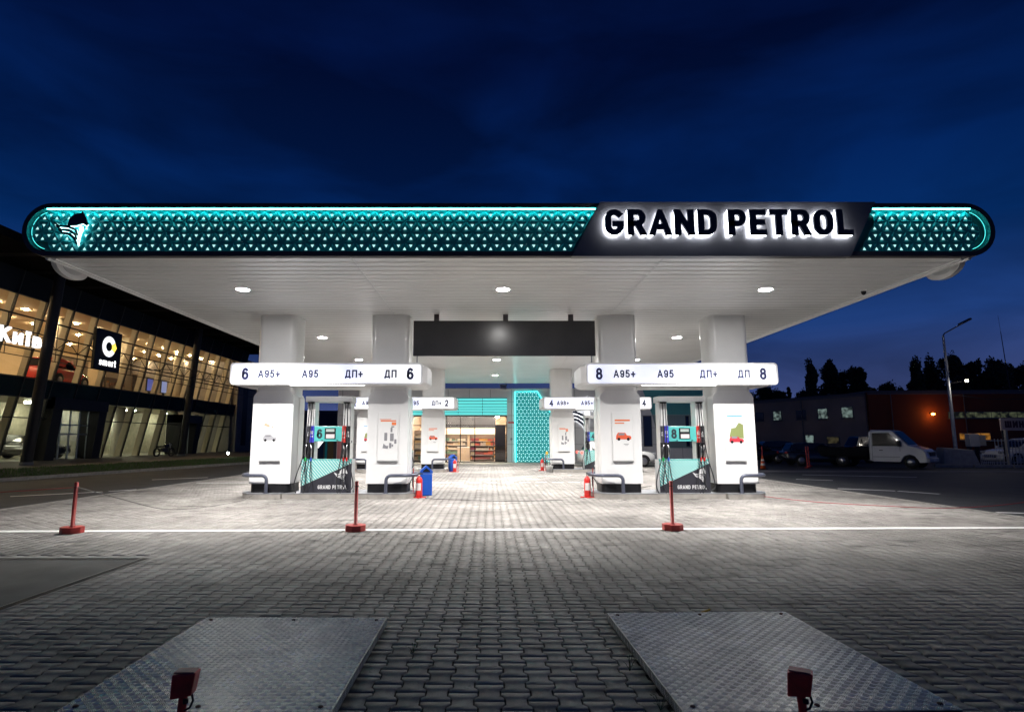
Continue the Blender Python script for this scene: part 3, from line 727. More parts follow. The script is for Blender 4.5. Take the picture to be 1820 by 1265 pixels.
def sign(xl, xr, y, num, words, xs, lab, numx, hide=()):
    cx = (xl + xr) / 2; hw = (xr - xl) / 2; z0, h = 3.08, .58; dep = CD + .95
    t = thing('grade_sign', lab, 'sign', (cx, y, z0), 0, 'illuminated grade signs over the pump islands')
    frame = mat('sign_frame', (.80, .80, .81), .3)
    # housing: plan with bulging ends, wrapped round both columns
    plan = [(-hw, 0), (hw, 0), (hw + .13, .30), (hw + .16, dep * .5), (hw + .13, dep - .30), (hw, dep), (-hw, dep), (-hw - .13, dep - .30), (-hw - .16, dep * .5), (-hw - .13, .30)]
    rings = [(.93, -.01, .0), (1, 0, .05), (1, 0, h - .05), (.93, 0.01, h)]
    m_ = dep / 2; v = []
    for k, zz in ((.90, .0), (1.0, .07), (1.0, h - .07), (.90, h)):
        sh_ = .07 if k < 1 else 0
        v += [(a - math.copysign(sh_, a), m_ + (b - m_) * (1 - sh_ / m_), zz) for a, b in plan]
    n = len(plan); f = [(r * n + i, r * n + (i + 1) % n, (r + 1) * n + (i + 1) % n, (r + 1) * n + i) for r in range(3) for i in range(n)]
    f += [tuple(range(n))[::-1], tuple(range(3 * n, 4 * n))]
    MB().add(v, f).build('housing', frame, t, bevel=.012, fix=True)
    MB().prism(rrect(-hw - .05, hw + .05, -.012, h + .012, .10, 6), -.09, .02, 'y').build('front_frame', frame, t, bevel=.02, fix=True)
    MB().prism(rrect(-hw, hw, .035, h - .035, .07, 6), -.096, -.0905, 'y').build('lit_face', sign_e, t, fix=True)
    MB().box(-1.05, 1.0, .10, .15, -.012, -.002).build('under_light', emat('under_light', (1, .98, .95), 9), t)
    ink = mat('sign_ink', (.025, .03, .10), .5)
    for w_, x_ in zip(words, xs): text(w_, .215, ink, t, (x_ - cx, -.102, h / 2 - .110), w=.19, gap=.13)
    for x_ in numx: text(num, .325, ink, t, (x_ - cx, -.102, h / 2 - .165), name='pump_number', w=.20)
def extinguisher(x, y, lab, flip=1):
    t = thing('fire_extinguisher', lab, 'extinguisher', (x, y, .003), 0, 'floor-standing fire extinguishers')
    MB().lathe([(0, .03), (.085, .03), (.092, .05), (.092, .46), (.085, .51), (.05, .56), (.028, .58), (.0, .585)], (0, 0, 0), 20).build('cylinder', red, t)
    MB().lathe([(0, .58), (.026, .58), (.026, .63), (.0, .63)], (0, 0, 0), 12).build('valve', steel, t)
    hd = MB(); hd.box(-.02, .11, -.012, .012, .63, .645); hd.box(-.02, .10, -.012, .012, .665, .68); hd.box(-.02, .0, -.012, .012, .645, .665)
    hd.build('handle', black, t, bevel=.003)
    MB().prism([(.0935 * math.cos(R(a)), .0935 * math.sin(R(a))) for a in range(-140, -49, 10)] + [(.0925 * math.cos(R(a)), .0925 * math.sin(R(a))) for a in range(-50, -141, -10)], .20, .40, 'z').build('label_sticker', mat('sticker', (.72, .68, .66), .5), t, fix=True)
    MB().tube([(.03 * flip, 0, .61), (.12 * flip, -.02, .60), (.22 * flip, -.03, .48), (.27 * flip, -.03, .36)], .011, 8).build('hose', rubber, t)
    st = MB(); st.box(-.20, .20, -.025, .025, 0, .025); st.box(-.025, .025, -.16, .16, 0, .0245)
    st.box(-.09, .09, -.09, .09, .0, .03); st.build('stand', red, t, bevel=.004)
    MB().tube([(.165 * flip, .02, .02), (.165 * flip, .02, .80)], .013, 8).build('stand_pole', mat('dark_red', (.35, .02, .02), .4), t)
    MB().box(.165 * flip - .03, .165 * flip - .012, -.015, .03, .3, .58).build('horn', black, t, bevel=.006)
def bin_(x, y, lab, rz=0.15):
    t = thing('litter_bin', lab, 'bin', (x, y, .003), rz, 'blue litter bins by the aisle')
    MB().box(-.17, .17, -.15, .15, 0, .62).build('body', blue, t, bevel=.02)
    MB().prism([(-.18, .63), (.18, .63), (.18, .69), (0, .85), (-.18, .69)], -.16, .16, 'y').build('lid', blue, t, bevel=.012, fix=True)
    MB().prism([(-.10, .66), (.10, .66), (.10, .70), (0, .78), (-.10, .70)], -.164, -.161, 'y').build('opening', black, t, fix=True)
def pump(x, y, num, lab):
    t = thing('fuel_pump', lab, 'pump', (x, y, .142), 0, 'fuel pumps')
    D = .50
    # lower cabinet with striped and dark front
    MB().box(-.69, .69, 0.03, D, .0, .90).build('cabinet', mat('pump_body', (.60, .61, .62), .35), t, bevel=.012)
    fr = mat('pump_front_dark', (.035, .035, .045), .3)
    MB().box(-.70, .70, 0.0, .029, .0, .90).build('cabinet_front', fr, t, bevel=.004)
    # striped wedge
    w = MB(); ws = MB(); TL = [(-.695, .17), (-.695, .885), (.66, .885)]
    w.add([(a, -.003, b) for a, b in ([(-.695, .17), (.695, .80), (.695, .885), (-.695, .885)])], [(0, 1, 2, 3)]); w.build('wedge_panel', teal, t)
    def clip(poly, a, b, c):   # keep a*x+b*z<=c
        out = []
        for i in range(len(poly)):
            p, q = poly[i], poly[(i + 1) % len(poly)]; dp = a * p[0] + b * p[1] - c; dq = a * q[0] + b * q[1] - c
            if dp <= 0: out.append(p)
            if dp * dq < 0: k = dp / (dp - dq); out.append((p[0] + k * (q[0] - p[0]), p[1] + k * (q[1] - p[1])))
        return out
    wedge = [(-.695, .17), (.695, .80), (.695, .885), (-.695, .885)]; k = -1.4; ca, sa = math.cos(R(42)), math.sin(R(42))
    while k < 1.6:
        p = clip(clip(wedge, ca, sa, k + .030), -ca, -sa, -k)
        if len(p) > 2: ws.add([(a, -.0045, b) for a, b in p], [tuple(range(len(p)))])
        k += .062
    ws.build('stripe_pattern', mat('stripe_white', (.55, .72, .70), .4), t)
    MB().box(-.70, .70, -.004, .06, .888, .912).build('cabinet_edge', teal, t)
    wt = mat('print_white', (.8, .8, .8), .5)
    text('GRAND PETROL', .105, wt, t, (.18, -.004, .10), w=.20, gap=.12, width=.80)
    e = emblem_mb(.42); e.xf(Matrix.Translation((.215, -.005, .27))); e.build('emblem', wt, t)
    for fx in (-.45, .0, .45): MB().box(fx - .09, fx + .09, .02, D - .04, -.0005, .0).build('foot_plate', black, t)
    # uprights, header
    MB().box(-.62, -.40, .08, D - .02, .90, 2.50).build('upright', white, t, bevel=.02)
    MB().box(.40, .62, .08, D - .02, .90, 2.50).build('upright', white, t, bevel=.02)
    MB().box(-.66, .66, .0, D + .02, 2.50, 2.66).build('header', white, t, bevel=.02)
    # display panel
    MB().box(-.40, .47, .05, D - .05, 1.40, 1.82).build('display_panel', teal, t, bevel=.008)
    text(num, .27, mat('number_dark', (.03, .045, .055), .4), t, (-.24, .047, 1.475), name='pump_number', w=.21)
    scn = MB().box(-.095, .21, .036, .049, 1.47, 1.77).build('screen', black, t, bevel=.004)
    MB().box(-.06, .175, .032, .0355, 1.665, 1.745).build('lcd', emat('lcd_grey', (.42, .48, .45), .25), scn)
    MB().box(-.055, .185, .031, .0355, 1.485, 1.60).build('notice', mat('notice_paper', (.75, .66, .66), .5), scn)
    for kx in (-.16, .26): MB().lathe([(0, 0), (.02, 0), (.02, .02), (0, .02)], (kx, .04, 1.42), 10).build('lock', black, t)
    # grade strips, nozzles, hoses
    labs = [(-.62, mat('grade_dark', (.10, .10, .12), .4), 'ДП'), (-.505, mat('grade_blue', (.05, .05, .50), .4), 'A 95'), (.39, mat('grade_red', (.60, .05, .04), .4), 'A 95+'), (.505, mat('grade_black', (.03, .03, .035), .4), 'ДП+')]
    ends = [pgreen, mat('nozzle_blue', (.05, .12, .5), .4), red, red]
    for k, (lx, m, wd) in enumerate(labs):
        MB().box(lx, lx + .112, .03, .08, 1.37, 1.83).build('grade_strip', m, t, bevel=.003)
        mb, tw = text_mb(wd, .07, .2, .14)
        mb.xf(Matrix.Translation((lx + .088, .0285, 1.60 - tw / 2)) @ Matrix.Rotation(R(-90), 4, 'Y')); mb.build('lettering', wt, t)
        MB().box(lx, lx + .112, .03, .12, .93, 1.368).build('nozzle_holder', black, t, bevel=.004)
        cx = lx + .056; tl = (-.035, .02, .03, -.01)[k]
        n = MB().tube([(cx, -.02, 1.30), (cx + tl, -.05, 1.22), (cx + tl, -.05, 1.08), (cx + tl * .6, -.01, .95)], [.016, .026, .028, .02], 8).build('nozzle', steel, t)
        MB().tube([(cx + tl * .6, -.012, .96), (cx + tl * .5, -.015, .86)], .028, 8).build('splash_guard', ends[k], n)
        MB().tube([(cx + tl, -.085, 1.20), (cx + tl, -.10, 1.12), (cx + tl, -.07, 1.04)], .008, 6).build('trigger', black, n)
        sg = -1 if k < 2 else 1; ox = (.02, .06, .05, -.03)[k]
        top = (lx + .056 - sg * .0 + (-.02 if k % 2 else .02), .02, 2.49)
        dp = (.03, .12, .06, .15)[k]; out = (-.30, -.17, -.15, .24)[k]
        bx = top[0]
        P = [top, (bx, -.02, 2.0), (bx + out * .12, -.06, 1.45), (bx + out * .35, -.09, .95), (bx + out * .8, -.11, .50), (bx + out * .98, -.12, .20), (bx + out * .70, -.13, dp - .06), (bx + out * .25, -.13, dp - .07), (cx + ox - out * .08, -.125, dp + .12), (cx + ox * .6, -.115, .45), (cx + tl * .5 + ox * .2, -.06, .72), (cx + tl * .5, -.03, .84)]
        Q = []
        for i in range(len(P) - 1):
            p0, p1, p2, p3 = [Vector(P[max(0, min(len(P) - 1, q))]) for q in (i - 1, i, i + 1, i + 2)]
            for kk in range(6):
                u = kk / 6; Q.append(.5 * ((2 * p1) + (p2 - p0) * u + (2 * p0 - 5 * p1 + 4 * p2 - p3) * u * u + (3 * p1 - p0 - 3 * p2 + p3) * u ** 3))
        Q.append(Vector(P[-1]))
        Q = [Vector((q.x, q.y, max(q.z, -.12))) for q in Q]
        MB().tube(Q, .0145, 8).build('hose', rubber, t)
    for hx in (-.51, .50): MB().lathe([(0, 2.455), (.085, 2.46), (.10, 2.50), (0, 2.50)], (hx, .04, 0), 16).build('hose_cap', black, t)
    MB().box(.615, .628, .2, .26, 1.36, 1.42).build('side_lock', black, t)
    return t
CX4 = (-6.06, -2.84, 3.66, 6.84)
for row, (yc, rn) in enumerate(((16.45, 'front'), (29.45, 'rear'))):
    for k, cx in enumerate(CX4):
        nm = (('outer left', 'inner left', 'inner right', 'outer right'))[k]
        column(cx, yc, f'white rounded {nm} column in the {rn} row, carrying the canopy')
    island(-6.90, -2.02, yc, f'low concrete island with rounded ends under sign {6 if row == 0 else 2}')
    island(2.84, 7.70, yc, f'low concrete island with rounded ends under sign {8 if row == 0 else 4}')
    for k, (sg) in enumerate((-1, 1, -1, 1)):
        guard(CX4[k] + (-.02 if sg < 0 else .02), yc + CD / 2, sg, f'blue-grey bent tube guard round the foot of the {("outer left", "inner left", "inner right", "outer right")[k]} column, {rn} row')
    pump(-4.53, yc + .06, '6' if row == 0 else '2', f'turquoise and white fuel pump numbered {6 if row == 0 else 2} with hanging hoses')
    pump(5.42, yc + .06, '8' if row == 0 else '4', f'turquoise and white fuel pump numbered {8 if row == 0 else 4} with hanging hoses')
    for k, kind in enumerate(('white_car', 'tools', 'red_car', 'meadow') if row == 0 else ('meadow', 'red_car', 'tools', 'white_car')):
        lab = {'white_car': 'pale poster of a silver car', 'tools': 'white poster of grey tools under an orange band', 'red_car': 'white poster of a red car', 'meadow': 'poster of a crimson car in a green meadow'}[kind]
        poster(CX4[k] + (-.02, .02, .04, -.02)[k], yc - .032, kind, f'{lab} on the {("outer left", "inner left", "inner right", "outer right")[k]} column, {rn} row')
sign(-7.03, -1.87, 15.95, '6', ('A95+', 'A95', 'ДП+', 'ДП'), (-6.01, -4.89, -3.70, -2.70), 'lit white grade sign numbered 6 across the left front columns', (-6.66, -2.16))
sign(2.68, 7.82, 15.95, '8', ('A95+', 'A95', 'ДП+', 'ДП'), (3.68, 4.80, 5.97, 6.93), 'lit white grade sign numbered 8 across the right front columns', (2.99, 7.46))
sign(-6.98, -1.76, 28.95, '2', ('A98+', 'A95+', 'A95', 'ДП+'), (-5.98, -4.85, -3.70, -2.61), 'lit white grade sign numbered 2 across the left rear columns', (-6.64, -2.11))
sign(2.72, 7.95, 28.95, '4', ('A98+', 'A95+', 'A95', 'ДП+'), (3.62, 4.81, 5.95, 6.95), 'lit white grade sign numbered 4 across the right rear columns', (3.05, 7.62))
extinguisher(-1.95, 16.55, 'red fire extinguisher on a stand beside the blue bin near pump 6', -1)
extinguisher(2.72, 16.6, 'red fire extinguisher with a black hose at the island end under sign 8', 1)
extinguisher(-1.72, 29.4, 'red fire extinguisher in front of the far blue bin', 1)
extinguisher(2.72, 30.6, 'red fire extinguisher behind the white bucket', 1)
extinguisher(-6.95, 29.2, 'red fire extinguisher at the left end of the rear left island', 1)
bin_(-1.84, 17.3, 'near blue litter bin with a gabled lid, behind a fire extinguisher')
bin_(-1.86, 29.9, 'far blue litter bin with a gabled lid beside the rear left island', .5)
t = thing('bucket', 'white plastic bucket with a long-handled brush at the rear right island', 'bucket', (2.95, 29.3, .003))
MB().lathe([(0, 0), (.15, 0), (.19, .30), (.20, .31), (.175, .31), (.14, .03), (0, .03)], (0, 0, 0), 18).build('pail', white, t)
MB().tube([(-.02, 0, .04), (.28, .02, .95)], .016, 8).build('brush_handle', white, t)
MB().tube([(.02, .05, .04), (-.10, .1, .85)], .014, 8).build('wiper_handle', mat('pale_green', (.5, .65, .5), .5), t)
MB().box(-.16, -.04, .07, .13, .85, 1.0).build('wiper_head', mat('yellow_plastic', (.65, .42, .05), .5), t, bevel=.01)

# ================================================================== CARS
tyre = mat('tyre', (.015, .015, .016), .8); rimm = mat('wheel_rim', (.35, .35, .37), .3, .8)
cglass = mat('car_glass', (.008, .009, .012), .06, spec=.3)
def car(name, lab, cat, loc, rz, paint, Lc=4.4, Wd=1.8, Hc=1.5, suv=False, group=None, lamp=None, tail=None):
    t = thing(name, lab, cat, loc, rz, group)
    hw = Wd / 2; hood = .62 * Hc if not suv else .60 * Hc; belt = .64 * Hc
    # lower body: stations (x, z_low, z_top, half width top, half width mid); front is +x
    st = [(-Lc / 2, .42, .60 * Hc, hw * .72, hw * .80), (-Lc / 2 + .12, .26, belt * .99, hw * .84, hw * .93), (-Lc * .30, .20, belt * 1.01, hw * .88, hw), (0, .19, belt, hw * .90, hw),
          (Lc * .19, .19, belt * .985, hw * .90, hw), (Lc * .32, .20, hood, hw * .87, hw * .99), (Lc / 2 - .25, .23, hood * .92, hw * .80, hw * .95), (Lc / 2 - .05, .27, hood * .76, hw * .68, hw * .82), (Lc / 2, .36, hood * .60, hw * .58, hw * .70)]
    v = []; per = 10
    for x, zl, zt, a, b in st:
        zm = zl + (zt - zl) * .55
        v += [(x, -b * .85, zl), (x, -b, zl + .10), (x, -b, zm), (x, -a, zt - .03), (x, -a * .9, zt), (x, a * .9, zt), (x, a, zt - .03), (x, b, zm), (x, b, zl + .10), (x, b * .85, zl)]
    f = [(i * per + k, i * per + (k + 1) % per, (i + 1) * per + (k + 1) % per, (i + 1) * per + k) for i in range(len(st) - 1) for k in range(per)]
    f += [tuple(range(per)), tuple(range((len(st) - 1) * per, len(st) * per))[::-1]]
    o = MB().add(v, f, True).build('body', paint, t, fix=True)
    ss = o.modifiers.new('smooth', 'SUBSURF'); ss.levels = 1; ss.render_levels = 1
    # cabin
    rb, rf = (-Lc * .40, Lc * .03) if not suv else (-Lc * .42, Lc * .02)
    bb, bf = -Lc * .46 if suv else -Lc * .43, Lc * .24
    cab = [(bb, belt - .02, hw * .84), (rb + .12, Hc * .97, hw * .66), (-Lc * .15, Hc, hw * .68), (rf, Hc * .965, hw * .66), (bf, belt - .03, hw * .82)]
    lo = [(x, hw * .86) for x in (bb, rb + .05, -Lc * .15, rf + .18, bf)]
    v = []
    for (x, z, w_), (xl_, wl) in zip(cab, lo):
        v += [(xl_ if x not in (bb, bf) else x, -wl, belt - .03), (x, -w_, z), (x, w_, z), (xl_ if x not in (bb, bf) else x, wl, belt - .03)]
    f = []
    for i in range(4): f += [(i * 4, i * 4 + 1, i * 4 + 5, i * 4 + 4), (i * 4 + 1, i * 4 + 2, i * 4 + 6, i * 4 + 5), (i * 4 + 2, i * 4 + 3, i * 4 + 7, i * 4 + 6)]
    MB().add(v, f, False).build('roof', paint, t, bevel=.04, fix=True)
    # window glass, a few mm proud
    for s_ in (-1, 1):
        def pt(u, z):   # on the cabin side
            k = (z - belt + .03) / (Hc * .97 - belt); return (u, s_ * (hw * .86 + (hw * .665 - hw * .86) * k + .008), z)
        for (a0, a1, b1, b0) in (((-Lc * .36 if not suv else -Lc * .40), -Lc * .13, -Lc * .13, rb + .25), (-Lc * .115, Lc * .15, rf - .03, -Lc * .115)):
            MB().add([pt(a0, belt + .02), pt(a1, belt + .02), pt(b1, Hc * .92), pt(b0, Hc * .92)], [(0, 1, 2, 3)]).build('side_window', cglass, t)
    e = .012
    MB().add([(bf + e, -hw * .72, belt + .02), (bf + e, hw * .72, belt + .02), (rf + .06, hw * .58, Hc * .94), (rf + .06, -hw * .58, Hc * .94)], [(0, 1, 2, 3)]).xf(Matrix.Translation((-.03, 0, .02))).build('windscreen', cglass, t)
    MB().add([(bb - .0, -hw * .70, belt + .03), (bb, hw * .70, belt + .03), (rb + .07, hw * .56, Hc * .92), (rb + .07, -hw * .56, Hc * .92)], [(0, 1, 2, 3)]).xf(Matrix.Translation((-.01, 0, .02))).build('rear_window', cglass, t)
    wr = .33 if not suv else .37
    for wx in (-Lc * .30, Lc * .31):
        for s_ in (-1, 1):
            tw = MB()
            for (r0, r1, y0, y1) in ((0, 0, 0, 0),):
                pr = [(.0, -.11), (wr * .66, -.11), (wr * .95, -.10), (wr, -.07), (wr, .07), (wr * .95, .10), (wr * .66, .11), (.0, .11)]
                tw.lathe(pr, (0, 0, 0), 20)
            tw.xf(Matrix.Translation((wx, s_ * (hw - .105), wr)) @ Matrix.Rotation(R(90), 4, 'X')); wo_ = tw.build('wheel', tyre, t)
            rm = MB(); rm.lathe([(0, 0), (wr * .62, 0), (wr * .60, .018), (wr * .2, .006), (0, .012)], (0, 0, 0), 16)
            rm.xf(Matrix.Translation((wx, s_ * (hw + .006), wr)) @ Matrix.Rotation(R(-90 * s_), 4, 'X')); rm.build('rim', rimm, wo_)
            ar = MB().prism([(wx + (wr + .055) * math.cos(R(a)), wr + (wr + .055) * math.sin(R(a))) for a in range(0, 181, 15)], s_ * (hw - .12), s_ * (hw + .003), 'y')
            ar.build('wheel_arch', black, t, fix=True)
    hl = lamp or mat('headlamp_glass', (.45, .46, .48), .1, .3); tl = tail or mat('tail_lamp', (.30, .01, .01), .2)
    for s_ in (-1, 1):
        MB().box(Lc / 2 - .20, Lc / 2 - .035, s_ * hw * .62 - .14, s_ * hw * .62 + .14, hood * .74, hood * .88).build('headlight', hl, t, bevel=.03)
        MB().box(-Lc / 2 + .0, -Lc / 2 + .16, s_ * hw * .74 - .10, s_ * hw * .74 + .10, belt * .80, belt * .95).build('tail_light', tl, t, bevel=.03)
        MB().box(Lc * .14, Lc * .19, s_ * (hw + .02) - .07, s_ * (hw + .02) + .07, belt + .0, belt + .12).build('mirror', paint, t, bevel=.02)
    MB().box(Lc / 2 - .04, Lc / 2 + .005, -hw * .42, hw * .42, hood * .50, hood * .66).build('grille', black, t, bevel=.01)
    MB().box(Lc / 2 - .01, Lc / 2 + .012, -.26, .26, hood * .36, hood * .46).build('number_plate', mat('plate_white', (.6, .6, .58), .5), t)
    return t
cwhite = mat('car_white', (.66, .66, .65), .25, coat=.6); cdark = mat('car_dark_blue', (.015, .02, .035), .25, coat=.6); cblack = mat('car_black', (.012, .012, .014), .25, coat=.6); cred = mat('car_red', (.55, .02, .02), .25, coat=.6)

# ================================================================== SHOP
SY = 41.0
shop = thing('shop_building', 'white station shop with a lit turquoise louvre over its glass front', 'building', (3, SY, 0))
si = Matrix.Translation((-3, -SY, 0))
def sp(mb, name, m, **k): return mb.xf(si).build(name, m, shop, **k)
wallm = mat('shop_cladding', (.80, .79, .79), .4, var=.04, vscale=1)
wl = MB()
GX0, GX1, GT = -5.6, 1.22, 3.24
wl.box(-10.6, GX0, SY, SY + .3, 0, 5.05); wl.box(GX0, GX1, SY, SY + .3, GT, 5.05); wl.box(GX1, 17.2, SY, SY + .3, 0, 5.05)
wl.box(-10.6, -10.3, SY + .3, SY + 9, 0, 5.05); wl.box(16.9, 17.2, SY + .3, SY + 9, 0, 5.05); wl.box(-10.3, 16.9, SY + 8.7, SY + 9, 0, 5.05)
sp(wl, 'wall', wallm)
sp(MB().box(-10.3, 16.9, SY + .3, SY + 8.7, 4.75, 5.0), 'roof', dark)
sp(MB().box(-10.66, 17.26, SY - .05, SY + .34, 5.052, 5.13), 'coping', white)
sp(MB().box(-10.3, 16.9, SY + .3, SY + 8.7, -.1, .035), 'floor', mat('shop_floor', (.35, .30, .25), .3, var=.08))
jt = MB()
for xx in [-10.3 + 1.48 * k for k in range(19)]:
    if GX0 < xx < GX1 or 1.75 < xx < 4.5: jt.box(xx - .012, xx + .012, SY - .004, SY - .001, 4.5, 5.04)
    else: jt.box(xx - .012, xx + .012, SY - .004, SY - .001, .04, 5.04)
for zz in (1.25, 2.4, 3.24, 4.2): jt.box(-10.5, GX0 - .03, SY - .0045, SY - .0015, zz - .01, zz + .01); jt.box(1.25, 1.76, SY - .0045, SY - .0015, zz - .01, zz + .01); jt.box(4.5, 17.1, SY - .0045, SY - .0015, zz - .01, zz + .01)
sp(jt, 'panel_joint', mat('joint_grey', (.22, .22, .23), .6))
lv = emat('louvre_glow', (.16, .86, .84), .75)
for k in range(6):
    z0_ = 3.28 + k * .20
    for a, b in ((GX0, -3.9), (-3.87, -2.2), (-2.17, -.5), (-.47, GX1)):
        sp(MB().hexa([(a, SY - .10, z0_), (b, SY - .10, z0_), (b, SY - .02, z0_), (a, SY - .02, z0_), (a, SY - .07, z0_ + .15), (b, SY - .07, z0_ + .15), (b, SY - .02, z0_ + .15), (a, SY - .02, z0_ + .15)]), 'louvre_blade', lv)
sp(MB().box(GX0, GX1, SY - .018, SY - .002, 3.26, 4.48), 'louvre_back', mat('louvre_back_teal', (.01, .12, .13), .4))
frm = MB()
for xx in (GX0, -4.3, -3.0, -2.05, -1.05, GX1 - .06): frm.box(xx, xx + .06, SY - .02, SY + .08, .035, GT)
frm.box(GX0 + .06, GX1 - .06, SY - .015, SY + .075, GT - .07, GT); frm.box(GX0 + .06, GX1 - .06, SY - .015, SY + .075, .035, .09); frm.box(GX0 + .06, GX1 - .06, SY - .012, SY + .07, 2.52, 2.58)
sp(frm, 'shopfront_frame', black)
sp(MB().add([(GX0, SY + .03, .04), (GX1, SY + .03, .04), (GX1, SY + .03, GT), (GX0, SY + .03, GT)], [(0, 1, 2, 3)]), 'glazing', glass('shop_glass', (.96, .97, .97), .04))
# interior room
inn = MB(); inn.box(GX0 - .3, GX0 - .1, SY + .35, SY + 7.5, .04, 3.6); inn.box(GX1 + .25, GX1 + .45, SY + .35, SY + 7.5, .04, 3.6)
sp(inn, 'interior_side_wall', mat('interior_wall', (.30, .22, .16), .6, var=.15))
sp(MB().box(GX0 - .1, GX1 + .25, SY + 7.3, SY + 7.5, .04, 3.6), 'interior_back_wall', mat('interior_back', (.50, .36, .24), .6, var=.15, vscale=1.5))
sp(MB().box(GX0 - .1, GX1 + .25, SY + .35, SY + 7.3, 3.6, 3.7), 'ceiling', mat('ceiling_dark', (.03, .03, .035), .7))
iw = emat('shop_lamp', (1.0, .85, .66), 290)
for yy in (1.0, 2.2, 4.2, 5.8):
    for xx in (-4.6, -2.9, -1.2, .3): sp(MB().box(xx - .45, xx + .45, SY + yy - .03, SY + yy + .03, 3.30, 3.34), 'strip_lamp', iw)
sp(MB().box(-4.6, .45, SY + 3.0, SY + 3.2, 2.42, 3.58), 'bulkhead', mat('ceiling_dark', (.03,) * 3))
sp(MB().box(GX0 - .05, GX1 + .2, SY + 7.0, SY + 7.28, 2.0, 2.5), 'shop_fascia', emat('warm_fascia', (.95, .72, .48), .55))
def shelf(x, y, w, lab, pal, seed, h=1.9, lm=None, nsh=5):
    rng = random.Random(seed)
    t = thing('display_shelf', lab, 'shelf', (x, y, .036), 0, 'shop shelves seen through the glass')
    m = lm or mat('shelf_dark', (.16, .11, .08), .5)
    f = MB(); f.box(-w / 2, w / 2, .36, .40, 0, h); f.box(-w / 2 - .03, -w / 2, 0, .40, 0, h); f.box(w / 2, w / 2 + .03, 0, .40, 0, h); f.build('shelf_frame', m, t)
    for k in range(nsh):
        z = .12 + k * (h - .25) / nsh
        MB().box(-w / 2, w / 2, 0, .36, z - .025, z).build('shelf_board', mat('shelf_board', (.7, .66, .6), .5), t)
        xx = -w / 2 + .03
        gm = {}
        c = rng.choice(pal); hh = .2
        while xx < w / 2 - .12:
            ww = rng.uniform(.07, .11)
            if rng.random() < .3: c = rng.choice(pal); hh = rng.uniform(.12, (h - .25) / nsh - .06)
            gm.setdefault(c, MB()).box(xx, xx + ww * .9, .03, .28, z, z + hh); xx += ww
        for c, mb in gm.items():
            mb.build('goods', mat('goods_%d_%d_%d' % tuple(int(v * 99) for v in c), c, .45), t)
warm = [(.60, .10, .05), (.65, .32, .06), (.55, .45, .28), (.30, .06, .05), (.6, .5, .4)]
mixed = [(.50, .38, .25), (.35, .20, .12), (.6, .5, .38), (.12, .22, .14), (.5, .30, .1)]
shelf(-.55, SY + 2.2, 1.7, 'shop shelf of red and orange packets right of the glass door', warm, 1)
shelf(-4.9, SY + 1.4, 1.0, 'narrow shop shelf of brown goods at the left of the glass front', mixed, 2, 2.2)
shelf(-2.9, SY + 5.6, 2.2, 'pale shop shelf of yellow and brown goods at the back wall', mixed, 3, 1.9)
shelf(-.3, SY + 6.4, 1.9, 'tall back wall shop shelf of orange goods beneath the lit fascia', warm, 4, 1.9)
t = thing('shop_counter', 'pale box-shaped counter inside the glass shop front', 'counter', (-1.95, SY + 3.4, .036))
MB().box(-.45, .45, 0, .6, 0, .95).build('counter_body', mat('counter_wood', (.55, .42, .30), .5), t, bevel=.01)
MB().box(-.48, .48, -.03, .63, .951, .99).build('counter_top', white, t, bevel=.006)
t = thing('shop_fridge', 'tall black cabinet at the right side inside the glass shop front', 'cabinet', (.78, SY + 1.6, .036))
MB().box(-.38, .38, 0, .7, 0, 2.6).build('cabinet_body', black, t, bevel=.01)
MB().box(-.34, .34, -.012, -.001, .1, .8).build('cabinet_panel', dark, t)
t = thing('coffee_table', 'round dark table with a plant in the shop', 'table', (-3.3, SY + 2.0, .036))
MB().lathe([(0, .70), (.36, .70), (.38, .73), (0, .735)], (0, 0, 0), 18).build('tabletop', mat('table_brown', (.25, .12, .06), .4), t)
MB().lathe([(0, 0), (.22, 0), (.22, .02), (.04, .04), (.04, .70), (0, .70)], (0, 0, 0), 14).build('leg', black, t)
# turquoise lattice wall
pg = [(1.80, .04), (4.46, .04), (4.46, 3.10), (3.34, 4.90), (1.80, 4.90)]
def in_pg(x, z, m=0.0):
    if not (1.80 - m < x < 4.46 + m and .04 - m < z < 4.90 + m): return False
    return (x - 4.46) * (4.90 - 3.10) + (z - 3.10) * (4.46 - 3.34) < m * 2
fm = MB(); lattice(fm, 1.80, 4.46, .04, 4.90, SY - .10, .268, in_pg, .018, .36)
two_mats(sp(fm, 'lattice_wall', [emat('lattice_bright', (.005, .40, .43), .42), emat('lattice_glow2', (.5, 1, .97), 1.35)]))  # glow added to the facets, which the lamps alone leave dark
sp(MB().prism(pg, SY - .06, SY - .002, 'y'), 'lattice_backing', mat('backing_bright', (.02, .40, .42), .4, var=.1), fix=True)
pp = [(a, SY - .13, b) for a, b in pg]
sp(MB().tube([pp[0], pp[4], pp[3], pp[2]], .022, 6), 'edge_light', emat('edge_led', (.08, .95, .92), 5))
sp(MB().box(1.30, 1.72, SY - .03, SY - .005, 2.70, 2.80), 'red_notice', red)
sp(MB().prism([(1.52 + .07 * math.cos(R(a)), 1.62 + .10 * math.sin(R(a))) for a in range(0, 360, 30)], SY - .02, SY - .005, 'y'), 'wall_sticker', grey, fix=True)
e_ = emblem_mb(2.6, .05, False); e_.xf(Matrix.Translation((5.0, SY - .14, 2.05))); eo2 = sp(e_, 'emblem', mat('emblem_navy', (.03, .035, .08), .4), fix=True)
e2 = emblem_mb(2.56, .02); e2.xf(Matrix.Translation((5.02, SY - .07, 2.07))); e2.xf(si).build('halo_light', emat('emblem_glow', (.93, .96, 1), 2.5), eo2, fix=True)
wf, wg = mat('window_frame_dark', (.02, .02, .025), .4), mat('window_dark_glass', (.01, .02, .06), .06)
